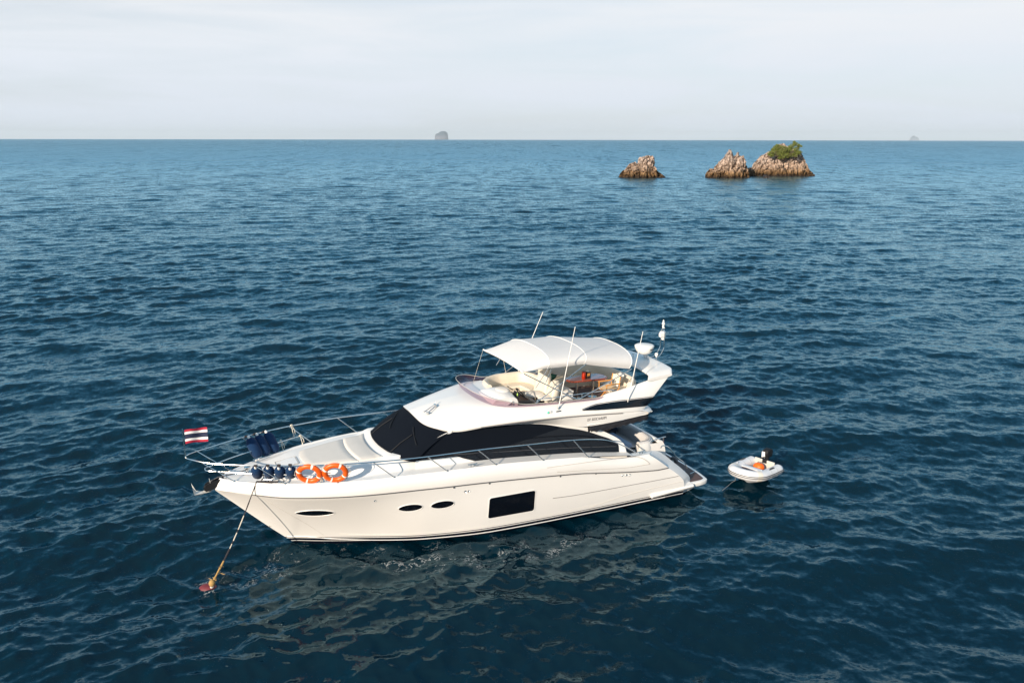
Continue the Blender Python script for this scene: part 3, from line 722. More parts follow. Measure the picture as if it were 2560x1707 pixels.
fr((6.70, 1.42, 3.92), (6.42, 1.47, 3.72), .03, 'frame_foot', RUB); fr((5.45, 1.45, 3.90), (5.10, 1.48, 3.68), .03, 'frame_foot', RUB)
MB().tube([(7.02, -1.48, 4.85), (7.45, -1.30, 3.85)], .004, 5).build('canopy_cord', ROPEW, bim)
MB().tube([(7.0, 0.1, 4.85), (7.05, .62, 4.05)], .005, 5).build('canopy_cord', ROPEW, bim)

# ------------------------------------------------------------------ flybridge furniture
def rr(w, h, r=.05, n=4, z0=0.):
    return [(x, z + z0) for x, z in rrect(-w / 2, w / 2, 0, h, r, n)]
def cushion_run(path, w, h, name, m, parent, r=.06):
    return MB().sweep(path, rr(w, h, r)).build(name, m, parent, ang=50)
def sofa(name, plan, seat_in, z0, zs, zt, m, splits, seatw=.55):
    """curved sofa: white base, seat cushions and padded back along a plan curve; inside is to the left of the path"""
    P = cr(plan, 60); P3 = np.c_[P, np.full(len(P), 0.)]
    base = MB().sweep(P3, [(-seatw, z0), (-.02, z0), (-.02, zs - .10), (-seatw, zs - .10)]).build(name, CUSH if m is CUSH else GEL, yacht)
    cuts = [0] + [int(c * 59) for c in splits] + [59]
    for a, c in zip(cuts[:-1], cuts[1:]):
        q = P3[a:c + 1].copy(); 
        MB().sweep(q + np.array([0, 0, zs - .10]), [(-seatw - .01, .0), (-seatw - .03, .05), (-seatw + .02, .115), (-.15, .12), (-.06, .10), (-.04, .0)]).build('seat_cushion', m, base, ang=50)
        top = zt if np.isscalar(zt) else float(np.mean(zt))
        hh = top - zs
        MB().sweep(q + np.array([0, 0, zs - .02]), [(-.16, .0), (-.17, hh * .5), (-.13, hh * .9), (-.09, hh), (-.02, hh + .01), (.03, hh - .04), (.03, 0)]).build('back_cushion', m, base, ang=50)
    return base
fs = sofa('forward_sofa', [(7.35, -.35), (7.28, -.85), (7.0, -1.22), (6.5, -1.40), (5.9, -1.40), (5.55, -1.22), (5.40, -.85), (5.36, -.3), (5.40, .1)][::-1], None, 3.31, 3.62, 3.98, CUSH, [.34, .62, .86])
sofa('aft_sofa', [(5.0, -1.40), (4.2, -1.42), (3.3, -1.40), (2.85, -1.15), (2.66, -.6), (2.62, .2), (2.66, .9), (2.8, 1.25), (3.05, 1.38)][::-1], None, 3.31, 3.60, 4.0, CUSH, [.30, .60])
# white dash moulding under the wind deflector
G = []
for p in np.r_[mirror_y(Ic[66:])[:0], Ic[66:]]:
    G.append([(p[0] - .03, max(0., p[1] - .02), p[2] - .02), (p[0] - .14, max(0., p[1] - .10), p[2] - .005), (min(p[0] - .2, 7.22), max(0., p[1] - .16), 3.86), (min(p[0] - .2, 7.20), max(0., p[1] - .16), 3.60)])
G = np.array(G); G = np.r_[G, mirror_y(G)[::-1][1:]]; MB().grid(G).build('dashboard', GEL, fly)
# helm console
b = MB(); G = []
for y in np.linspace(.0, 1.22, 15):
    k = math.sin(math.pi * (.08 + .84 * (y / 1.22))) ** .45
    G.append([(7.95, y, 3.5), (7.93, y, 3.75 + .1 * k), (7.75, y, 3.82 + .22 * k), (7.45, y, 3.86 + .22 * k), (7.15, y, 3.86 + .20 * k), (7.05, y, 3.80 + .18 * k), (6.98, y, 3.7), (6.95, y, 3.3)])
con = MB().grid(G)
for g in (G[0], G[-1]): con.add(g, [tuple(range(8))])
con = con.build('helm_console', GEL, yacht, ang=60)
b = MB().ell((7.28, .62, 4.04), (.22, .26, .085), 18, 10, .8); b.build('instrument_cover', PADM, con)
MB().box((6.97, .95, 3.90), (.04, .40, .28), M=Matrix.Rotation(R(-25), 3, 'Y')).build('instrument_panel', BLACK, con, bevel=.012)
MB().box((6.80, 1.22, 3.64), (.45, .22, .28)).build('switch_panel', BLACK, con, bevel=.02)
ax = Vector((-.80, 0, .6)).normalized(); q = Vector((0, 0, 1)).rotation_difference(ax).to_matrix()
ringp = np.array([q @ Vector((.19 * math.cos(t), .19 * math.sin(t), 0)) for t in np.linspace(0, 2 * math.pi, 28, endpoint=False)]) + np.array([6.80, .92, 3.98])
b = MB().tube(ringp, .016, 8, closed=True)
for t in (0, 9, 18): b.tube([ringp[t], (6.84, .92, 3.95)], .012, 6)
b.lathe([(.05, 0), (.05, .03), (.02, .04)], (6.86, .92, 3.93), ax, 12); b.tube([(6.86, .92, 3.93), (6.98, .92, 3.86)], .03, 8); b.build('steering_wheel', BLACK, con)
MB().tube([(7.10, .60, 4.14), (6.98, .78, 4.06)], .016, 6).build('throttle_lever', BLACK, con)
MB().ell((6.98, 1.10, 4.0), (.022, .022, .05), 10, 8).build('compass', mat('lime_plastic', (.35, .55, .10), .5), con)
# helm seats: two tall padded backs and a round seat
def tallback(cx, cy, w, a, z0, z1, name):
    G = []
    for k in range(13):
        v = k / 12; z = z0 + (z1 - z0) * v; ww = w * (1 - .32 * max(0, v - .5) / .5) ; th = .17 - .05 * v
        row = []
        for t in np.linspace(0, 2 * math.pi, 20, endpoint=False):
            u, d = ww * math.copysign(abs(math.cos(t)) ** .6, math.cos(t)), th * math.copysign(abs(math.sin(t)) ** .7, math.sin(t))
            e = 1 if k < 11 else (.9 if k == 11 else .55)
            lx = d * e - .12 * v + .22 * (u / w) ** 2 * .5
            ly = u * e; row.append((cx + lx * math.cos(a) - ly * math.sin(a), cy + lx * math.sin(a) + ly * math.cos(a), z))
        G.append(row)
    b = MB().grid(G, closed_v=True); n = len(b.v); b.f += [tuple(range(20)), tuple(n - 20 + j for j in range(20))]
    return b.build(name, CUSH, yacht, ang=60)
hs = tallback(5.62, .18, .34, R(8), 3.50, 4.36, 'helm_seat'); MB().ell((6.05, .40, 3.70), (.30, .30, .075), 20, 8, .8).build('seat_pad', PADM, hs); MB().lathe([(.16, 0), (.05, .03), (.05, .36)], (6.05, .40, 3.32), (0, 0, 1), 14).build('pedestal', STEEL, hs)
hs2 = tallback(5.58, .78, .27, R(-8), 3.40, 4.18, 'helm_seat'); MB().ell((5.86, .80, 3.66), (.24, .26, .07), 20, 8, .8).build('seat_pad', PADM, hs2)
# bench cushions beside the table
b = MB().box((5.10, .42, 3.52), (.42, .95, .42)); bn = b.build('side_bench', GEL, yacht, bevel=.04)
MB().box((5.12, .44, 3.77), (.46, .98, .09)).build('bench_cushion', PADM, bn, bevel=.035)
# table
tp = MB().prism([(4.75, .05), (4.86, .18), (4.82, .50), (4.68, .60), (3.62, .70), (3.45, .60), (3.40, .25), (3.55, .02)], 3.955, 4.0).build('flybridge_table', WOOD, yacht, bevel=.008)
MB().prism([(4.72, .08), (4.81, .19), (4.77, .48), (4.66, .56), (3.63, .66), (3.49, .58), (3.44, .27), (3.57, .06)], 3.999, 4.004).build('table_top', TOPM, tp)
for x in (4.45, 3.85): MB().lathe([(.16, 0), (.16, .015), (.04, .03), (.04, .64)], (x, .32, 3.315), (0, 0, 1), 14).build('table_leg', STEEL, tp)

# ------------------------------------------------------------------ cockpit under the overhang
b = MB().prism([(1.7, -1.75), (5.0, -1.7), (5.0, 1.7), (1.7, 1.75)], .93, .95); b.build('cockpit_floor', TEAK, yacht)
b = MB().box((4.7, 0, 1.95), (.06, 3.2, 1.95)); b.build('saloon_door', GLASS, yacht)
P = cr([(2.62, 1.32), (2.28, 1.30), (2.02, 1.02), (1.95, .5), (1.93, -.3), (1.95, -.9), (2.15, -1.3), (2.6, -1.45), (3.2, -1.46)], 60)
P3 = np.c_[P, np.full(60, 0.)]
ks = MB().sweep(P3, [(-.60, .95), (.10, .95), (.14, 1.6), (.10, 1.80), (.0, 1.80), (-.02, 1.30), (-.60, 1.30)]).build('cockpit_sofa', GEL, yacht, ang=45)
MB().sweep(P3, [(-.62, 1.30), (-.64, 1.36), (-.58, 1.42), (-.12, 1.42), (-.10, 1.30)]).build('seat_cushion', GREYC, ks)
for a, c in ((0, 19), (19, 40), (40, 59)):
    MB().sweep(P3[a:c + 1], [(-.15, 1.40), (-.16, 1.60), (-.10, 1.80), (-.04, 1.845), (.05, 1.845), (.06, 1.78), (-.03, 1.42)]).build('back_cushion', GREYC, ks, ang=50)
strip(np.array([(p[0], p[1], 1.848) for p in P3[2:20]]) + np.array([0, 0, .0]), .008, 'sofa_piping', SEAM, ks, both=False)
ct = MB().box((2.72, -.05, 1.50), (.62, 1.35, .04)).build('cockpit_table', WOOD, yacht, bevel=.01)
MB().lathe([(.15, 0), (.05, .03), (.05, .55)], (2.72, -.05, .95), (0, 0, 1), 14).build('table_leg', STEEL, ct)
# awning rolled up along the edge of the overhang
P = cr([(4.75, 1.74, 2.76), (3.8, 1.79, 2.80), (2.75, 1.76, 2.87), (2.58, 1.70, 2.87)], 40)
b = MB().tube(P, [.062 + .012 * math.sin(i * .9) for i in range(40)], 10); b.grid([[p + np.array([0, .045, .1]) for p in P], [p + np.array([0, .055, -.09 + .015 * math.sin(i * 1.3)]) for i, p in enumerate(P)]])
b.tube(mirror_y(P), .06, 10)
P2 = np.array([(aft_plan(y) + .16, y, 2.90) for y in np.linspace(-1.6, 1.62, 30)]); b.tube(P2, .06, 10); b.build('rolled_awning', mat('black_canvas', (.008, .009, .014), .9, bump=.4), yacht)

# ------------------------------------------------------------------ things standing on, hanging from or lying on the yacht
# fenders in navy fleece covers
FG1, FG2 = 'navy fenders along the starboard bow rail', 'navy fenders along the port bow rail'
def make_fender(name, top, bot, label, group, r=.16):
    top = np.array(top); bot = np.array(bot); d = bot - top; L = np.linalg.norm(d); d = d / L
    root = yt(name, tuple(bot), label, 'fender', group)
    prof = [(.02, 0), (.07, .015), (.115, .07), (r, .16), (r * 1.02, L * .5), (r, L - .17), (.115, L - .08), (.07, L - .03), (.03, L - .005)]
    MB().lathe(prof, top, d, 18).build('fender_cover', NAVY, root, off=bot, ang=60)
    for p, dd in ((top, -d), (bot, d)): MB().lathe([(.045, -.02), (.04, .03), (.022, .065), (.012, .07)], p, dd, 10).build('end_fitting', WPL, root, off=bot)
    return root, top
def fender_strap(root, top, hook, bot):
    top = np.array(top); hook = np.array(hook); bot = np.array(bot)
    a = np.linspace(0, 2 * math.pi, 12, endpoint=False)
    b = MB().tube([top, (top + hook) / 2 + np.array([0, 0, .01]), hook], .016, 6)
    b.lathe([(.03, -.045), (.034, 0), (.03, .045)], hook, (.9, .45 if hook[1] < 0 else -.45, .0), 10)
    b.build('strap', ROPEB, root, off=bot)
fl = ['navy fender nearest the flag on the starboard bow rail', 'middle of the three navy fenders on the starboard rail', 'navy fender farthest aft of the three on the starboard rail']
for k, (px, py) in enumerate(((14.72, -1.10), (14.46, -1.24), (14.18, -1.36))):
    t = (px, py + .03, 3.06); bo = (px - .26, py + .04, 2.36)
    r_, tp_ = make_fender('fender', t, bo, fl[k], FG1); fender_strap(r_, tp_, (px + .06, -float(np.interp(px + .06, RX[::-1], RY[::-1])), 3.05), bo)
fl = ['navy fender nearest the bow, foremost on the port rail', 'second navy fender from the bow on the port rail', 'third navy fender from the bow on the port rail', 'navy fender touching the orange life rings on the port rail']
for k, px in enumerate((14.80, 14.50, 14.22, 13.94)):
    ry = float(np.interp(px, RX[::-1], RY[::-1])); t = (px + .05, ry - .17, 2.93 - .02 * k); bo = (px - .06, ry - .56, 2.50)
    r_, tp_ = make_fender('fender', t, bo, fl[k], FG2, .15); fender_strap(r_, tp_, (px + .07, ry, 3.05), bo)

# life rings lashed to the port rail
def life_ring(c, out_, tilt, label):
    root = yt('life_ring', c, label, 'life ring', 'orange life rings on the port rail')
    out_ = Vector(out_).normalized(); n = (out_ * math.sin(tilt) + Vector((0, 0, 1)) * math.cos(tilt)).normalized()
    q = Vector((0, 0, 1)).rotation_difference(n).to_matrix(); Rm, rm = .282, .078
    def tor(a0, a1, nn, r, r2=None):
        G = []
        for a in np.linspace(a0, a1, nn):
            G.append([tuple(q @ Vector(((Rm + r * math.cos(t)) * math.cos(a), (Rm + r * math.cos(t)) * math.sin(a), r * .82 * math.sin(t)))) for t in np.linspace(0, 2 * math.pi, 14, endpoint=False)])
        return np.array(G)
    MB().grid(tor(0, 2 * math.pi, 49, rm), closed_v=True).build('ring', ORANGE, root)
    for k in range(4):
        a = R(45 + 90 * k); MB().grid(tor(a - .09, a + .09, 6, rm * 1.05), closed_v=True).build('band', BAND, root)
        MB().tube([tuple(q @ Vector(((Rm + .085 + .05 * math.sin(math.pi * u)) * math.cos(a + R(90) * u), (Rm + .085 + .05 * math.sin(math.pi * u)) * math.sin(a + R(90) * u), -.01))) for u in np.linspace(0, 1, 12)], .007, 5).build('grab_line', ROPEW, root)
    return root
life_ring((13.52, 1.60, 2.72), (.45, 1, 0), R(114), 'orange life ring next to the fenders, left of the pair on the rail')
life_ring((12.86, 1.84, 2.73), (.32, 1, 0), R(114), 'orange life ring farther aft, right of the pair on the rail')
lash = yt('lashing_rope', (13.16, 1.66, 2.6), 'thin pale rope lashing the two orange life rings to the rail', 'rope')
b = MB()
for p, q in (((13.16, 1.62, 2.72), (13.52, 1.74, 3.0)), ((13.16, 1.62, 2.72), (13.05, 1.85, 2.98)), ((13.16, 1.62, 2.72), (12.95, 1.72, 2.70)), ((13.16, 1.62, 2.72), (13.18, 1.62, 2.44)), ((13.16, 1.62, 2.72), (13.10, 1.68, 2.46)), ((13.16, 1.62, 2.7), (13.24, 1.7, 2.48))): b.tube(cr([p, tuple((np.array(p) + np.array(q)) / 2 + np.array([.01, .02, -.02])), q], 8), .011, 5)
b.ell((13.16, 1.64, 2.71), (.06, .05, .06), 10, 8); b.build('lashing', ROPEW, lash, off=(13.16, 1.66, 2.6))
# short ends of line tied along the starboard rail
for k, (x, z0, ln, lab) in enumerate(((13.36, 3.03, .34, 'short white line tied at the stanchion top on the starboard rail'), (13.75, 2.68, .30, 'pair of white line ends hanging from the starboard mid rail'), (13.12, 2.68, .26, 'small white loop of line where the mid rail meets a starboard stanchion'))):
    y = -float(np.interp(x, RX[::-1], RY[::-1])) + (.02 if k == 0 else .14); o0 = (x, y, z0 - ln)
    t = yt('line', o0, lab, 'rope', 'white lines tied to the starboard rail'); b = MB()
    b.tube([(x, y, z0 + .02), (x - .02, y + .02, z0 - ln * .5), (x - .05, y + .02, z0 - ln)], .012, 6)
    b.tube([(x, y - .01, z0 + .02), (x - .09, y + .0, z0 - ln * .5), (x - .10, y, z0 - ln * .9)], .012, 6)
    b.lathe([(.028, -.03), (.034, 0), (.028, .03)], (x, y, z0), (.9, .4, 0), 10); b.ell((x - .05, y + .02, z0 - ln), (.022, .022, .035), 8, 6); b.build('line_end', ROPEW, t, off=o0)

# flag at the bow
fp = (16.545, .04, 3.10)
fg = yt('flag', fp, 'small red, white and blue striped flag on a steel staff at the bow rail', 'flag')
MB().tube([fp, (16.56, .05, 3.96)], .014, 8).build('flag_staff', STEEL, fg, off=fp)
def flag_mat():
    m = mat('flag_cloth', (.7, .7, .7), .8); t = m.node_tree; b = t.nodes['Principled BSDF']; u = N(t, 'ShaderNodeAttribute', attribute_name='band')
    r = N(t, 'ShaderNodeValToRGB'); r.color_ramp.interpolation = 'CONSTANT'; e = r.color_ramp.elements
    Rd, Wh, Bl = (.34, .008, .032, 1), (.74, .73, .74, 1), (.010, .016, .05, 1)
    while len(e) < 5: e.new(.5)
    for q, (p, c) in zip(e, ((0, Rd), (1 / 6, Wh), (2 / 6, Bl), (4 / 6, Wh), (5 / 6, Rd))): q.position = p; q.color = c
    t.links.new(u.outputs['Fac'], r.inputs[0]); t.links.new(r.outputs[0], b.inputs['Base Color']); return m
nu, nv = 24, 19; P = []; bd = []
for i in range(nu):
    for j in range(nv):
        u, v = i / (nu - 1), j / (nv - 1)
        P.append((16.55 - .035 - .58 * u, .05 + .06 * math.sin(6.5 * u + 1.0 * v) * u ** .6 + .05 * u, 3.93 - .40 * v + .04 * u + .015 * math.sin(7 * u) - .03 * u * u)); bd.append(v)
b = MB(); b.grid(np.array(P).reshape(nu, nv, 3)); cl = b.build('flag_cloth', flag_mat(), fg, off=fp, ang=180)
a = cl.data.attributes.new('band', 'FLOAT', 'POINT')
vz = np.array(bd, dtype=np.float32); vv = np.array([v.co[:] for v in cl.data.vertices]); src = np.array(P) - np.array(fp)
a.data.foreach_set('value', np.array([vz[int(np.argmin(((src - q) ** 2).sum(1)))] for q in vv], dtype=np.float32))

# anchor in the bow roller
ap = (16.2, 0, 2.05)
an = yt('anchor', ap, 'galvanised plough anchor hanging from the black bow roller', 'anchor')
b = MB().prism([(15.86, 2.07), (16.06, 2.10), (16.22, 2.05), (16.36, 2.06), (16.40, 2.0), (16.24, 1.96), (16.02, 2.02)], -.02, .02, lambda x, z, y: (x, y, z)); b.build('anchor_shank', GALV, an, off=ap)
b = MB()
tip = (15.92, 0, 2.01)
for sg in (1, -1): b.add([tip, (16.30, 0, 1.955), (16.42, .17 * sg, 2.05), (16.46, .13 * sg, 2.30), (16.36, .02 * sg, 2.10)], [(0, 1, 2), (1, 3, 2), (1, 4, 3), (0, 4, 1), (0, 2, 4), (2, 3, 4)])
b.build('anchor_fluke', GALV, an, smooth=False, off=ap)

# mooring line from the port fairlead to the buoy
BUOY = (-8.20, 20.38, -.16)
bp = np.array([*toB(-7.99, 20.14), .12]); fpnt = np.array([14.82, .80, 2.42])
ml = yt('mooring_line', tuple(bp), 'taut mooring line in black and white sleeves, yellow and frayed near the red buoy', 'rope')
def lp(t): 
    p = fpnt * (1 - t) + bp * t; p = p + np.array([0, 0, -.16 * math.sin(math.pi * t)]); return p
segs = [(0, .17, ROPEB, .014), (.17, .30, ROPEB, .016), (.30, .43, ROPEW, .014), (.43, .46, ROPEB, .016), (.46, .54, ROPEW, .014), (.54, .57, ROPEB, .016), (.57, .62, ROPEW, .014), (.62, .75, ROPEB, .024), (.75, .97, ROPEY, .026)]
for a_, c_, m_, r_ in segs:
    MB().tube([lp(t) for t in np.linspace(a_, c_, 14)], [r_ * (1 + .12 * math.sin(40 * t)) for t in np.linspace(a_, c_, 14)], 7).build('rope_sleeve' if m_ is not ROPEY else 'worn_rope', m_, ml, off=bp)
b = MB().ell(bp, (.085, .085, .10), 12, 8)
for k in range(7):
    t = RNG.uniform(.78, .98); p = lp(t); b.tube([p, p + np.array([RNG.normal() * .06, RNG.normal() * .06, .02]), p + np.array([RNG.normal() * .13, RNG.normal() * .13, -.05])], .010, 5)
b.build('rope_knot', ROPEY, ml, off=bp)
b = MB().tube(cr([(14.82, .8, 2.42), (14.6, .95, 2.43), (14.3, 1.12, 2.44)], 12), .022, 6); b.tube(cr([(14.72, .86, 2.43), (14.62, .80, 2.52), (14.66, .88, 2.68)], 8), .012, 5); b.tube(cr([(14.3, 1.12, 2.44), (14.22, 1.05, 2.50), (14.12, 1.10, 2.44), (14.2, 1.18, 2.42)], 10), .010, 5); b.build('rope_on_deck', ROPEB, ml, off=bp)
buoy = tag(empty('mooring_buoy', BUOY), 'faded red mooring buoy awash under the end of the rope', 'buoy')
BU = mat('faded_red_plastic', (.14, .020, .028), .6, var=.45, vscale=9, bump=.3, bscale=30)
MB().ell((0, 0, .0), (.25, .19, .13), 20, 12).build('float', BU, buoy)
MB().lathe([(.05, .0), (.05, .04), (.03, .05), (.03, .10)], (.14, -.10, .10), (.3, -.3, 1), 10).build('shackle', GALV, buoy)

# on the flybridge: pillows, tin, box, chair
def pillow(name, c, size, rx, ry, rz, m, label):
    root = yt(name, c, label, 'pillow', None); M_ = (Matrix.Rotation(rz, 3, 'Z') @ Matrix.Rotation(ry, 3, 'Y') @ Matrix.Rotation(rx, 3, 'X'))
    G = []
    for sgn in (1, -1):
        T = []
        for u in np.linspace(-1, 1, 15):
            T.append([tuple(M_ @ Vector((size[0] / 2 * u * (1 + .06 * abs(v)), size[1] / 2 * v * (1 + .06 * abs(u)), sgn * size[2] / 2 * ((1 - u * u) * (1 - v * v)) ** .42))) for v in np.linspace(-1, 1, 15)])
        G.append(T)
    b = MB().grid(G[0]); b.grid(G[1]); o = b.build('pillow_cover', m, root, ang=80); return root
STR = mat('striped_linen', (.6, .6, .52), .9); t = STR.node_tree; c_ = N(t, 'ShaderNodeTexCoord'); wv = N(t, 'ShaderNodeTexWave'); wv.inputs['Scale'].default_value = 9; wv.bands_direction = 'X'
r_ = N(t, 'ShaderNodeValToRGB'); r_.color_ramp.elements[0].color = (.30, .36, .27, 1); r_.color_ramp.elements[1].color = (.70, .68, .60, 1); r_.color_ramp.elements[1].position = .45
t.links.new(c_.outputs['Object'], wv.inputs[0]); t.links.new(wv.outputs[0], r_.inputs[0]); t.links.new(r_.outputs[0], t.nodes['Principled BSDF'].inputs['Base Color'])
GRN = mat('dark_green_fabric', (.010, .085, .058), .9, bump=.2); LIN = mat('white_linen', (.72, .70, .66), .9, bump=.25, bscale=60)
pillow('throw_pillow', (4.45, -1.12, 3.86), (.50, .46, .15), R(68), R(0), R(8), LIN, 'plain white square pillow leaning on the sofa behind the table')
pillow('throw_pillow', (5.12, -.85, 3.86), (.52, .46, .16), R(55), R(-30), R(40), STR, 'pale striped pillow leaning by the helm seat')
pillow('throw_pillow', (4.92, -.72, 3.78), (.46, .42, .14), R(58), R(-20), R(25), GRN, 'dark green pillow tucked beside the striped one')
pillow('throw_pillow', (2.98, .55, 3.86), (.44, .40, .14), R(0), R(60), R(-15), LIN, 'cream pillow at the aft end of the flybridge sofa')
def up_thing(name, base, label, cat, group=None): return yt(name, base, label, cat, group)
tb = (4.28, .46, 4.004)
tin = up_thing('drinks_tin', tb, 'shiny red tin standing on the flybridge table', 'tin')
REDM = mat('red_metallic_tin', (.50, .035, .010), .22, metal=.4)
MB().lathe([(.060, 0), (.064, .008), (.064, .24), (.058, .25)], tb, (0, 0, 1), 20).build('can', REDM, tin, off=tb)
MB().lathe([(.055, .249), (.055, .262), (.02, .268)], tb, (0, 0, 1), 20).build('lid', RUB, tin, off=tb)
tb = (4.10, .38, 4.004); MW = Matrix.Rotation(R(12), 3, 'Z')
cd_ = up_thing('condiment_box', tb, 'dark wooden box of condiments beside the red tin', 'box')
MB().box((4.10, .38, 4.105), (.17, .17, .20), M=MW).build('box_body', mat('dark_brown_wood', (.035, .016, .010), .3, var=.3, coat=.3), cd_, off=tb, bevel=.008)
MB().box((4.10, .47, 4.13), (.10, .012, .09), M=MW).build('box_label', ORWOOD, cd_, off=tb)
b = MB().ell((4.10, .38, 4.225), (.055, .05, .035), 10, 6); b.build('napkin', LIN, cd_, off=tb)
cp = (3.62, .95, 3.315)
ch = yt('folding_chair', cp, 'orange teak folding chair with canvas seat at the end of the table', 'chair')
x0, x1, y0, y1 = 3.38, 3.86, .72, 1.20
def part(name, m, bars, r=.016):
    b = MB()
    for p, q in bars: b.tube([p, q], r, 6)
    b.build(name, m, ch, off=cp)
for y in (y0, y1): part('leg', ORWOOD, [((x0, y, 3.32), (x1, y, 3.76))]); part('leg', ORWOOD, [((x1, y, 3.32), (x0, y, 3.76))]); part('armrest', ORWOOD, [((x0 - .02, y, 3.93), (x1 + .02, y, 3.93))], .022); part('arm_post', ORWOOD, [((x1 - .02, y, 3.74), (x1 - .02, y, 3.93))])
for y in (y0, y1): part('back_post', ORWOOD, [((x0, y, 3.74), (x0 - .05, y, 4.16))])
OCAN = mat('sand_canvas', (.62, .46, .28), .9, bump=.2, bscale=80)
MB().grid([[(x, y, 3.765 - .03 * math.sin(math.pi * (y - y0) / (y1 - y0))) for y in np.linspace(y0, y1, 8)] for x in (x0, (x0 + x1) / 2, x1)]).build('canvas_seat', OCAN, ch, off=cp)
MB().grid([[(x0 - .03 - .03 * math.sin(math.pi * (y - y0) / (y1 - y0)) - .02 * k, y, 3.97 + .085 * k) for y in np.linspace(y0, y1, 8)] for k in (0, 1, 2)]).build('canvas_back', mat('cream_canvas', (.72, .66, .54), .9), ch, off=cp)
# cloth over the cockpit table
tb = (2.72, -.05, 1.53)
BLUE = mat('pale_blue_cloth', (.46, .56, .74), .85, bump=.3, bscale=9)
G = []
for x in np.linspace(2.72 - .42, 2.72 + .42, 22):
    row = []
    for y in np.linspace(-.05 - .86, -.05 + .86, 36):
        ex = max(0, abs(x - 2.72) - .32); ey = max(0, abs(y + .05) - .69); d_ = ex + ey
        row.append((x - (ex * .75) * math.copysign(1, x - 2.72) + .02 * math.sin(14 * y) * min(1, d_ * 8), y - ey * .75 * math.copysign(1, y + .05) + .02 * math.sin(13 * x) * min(1, d_ * 8), 1.526 - d_ * 1.6))
    G.append(row)
tag(MB().grid(G).build('tablecloth', BLUE, None, off=tb), 'pale blue cloth draped over the cockpit table', 'tablecloth')
tcl = bpy.data.objects['tablecloth']; tcl.location = W(tb); tcl.rotation_euler = (0, 0, RZ)
# black roller fender and gear on the platform
tb = (.62, .60, .357)
rl = yt('platform_roller', tb, 'black roller chock standing on the teak swim platform', 'roller')
MB().lathe([(.06, -.09), (.13, -.08), (.15, -.03), (.15, .03), (.13, .08), (.06, .09)], (.62, .60, .60), (.85, .5, 0), 20).build('roller_wheel', RUB, rl, off=tb)
MB().lathe([(.05, .085), (.05, .1), (.02, .11)], (.62, .60, .60), (.85, .5, 0), 14).build('hub', GALV, rl, off=tb)
b = MB().box((.70, .60, .42), (.22, .20, .12)); b.box((.80, .55, .55), (.05, .12, .3)); b.build('bracket', BLACK, rl, off=tb, bevel=.01)

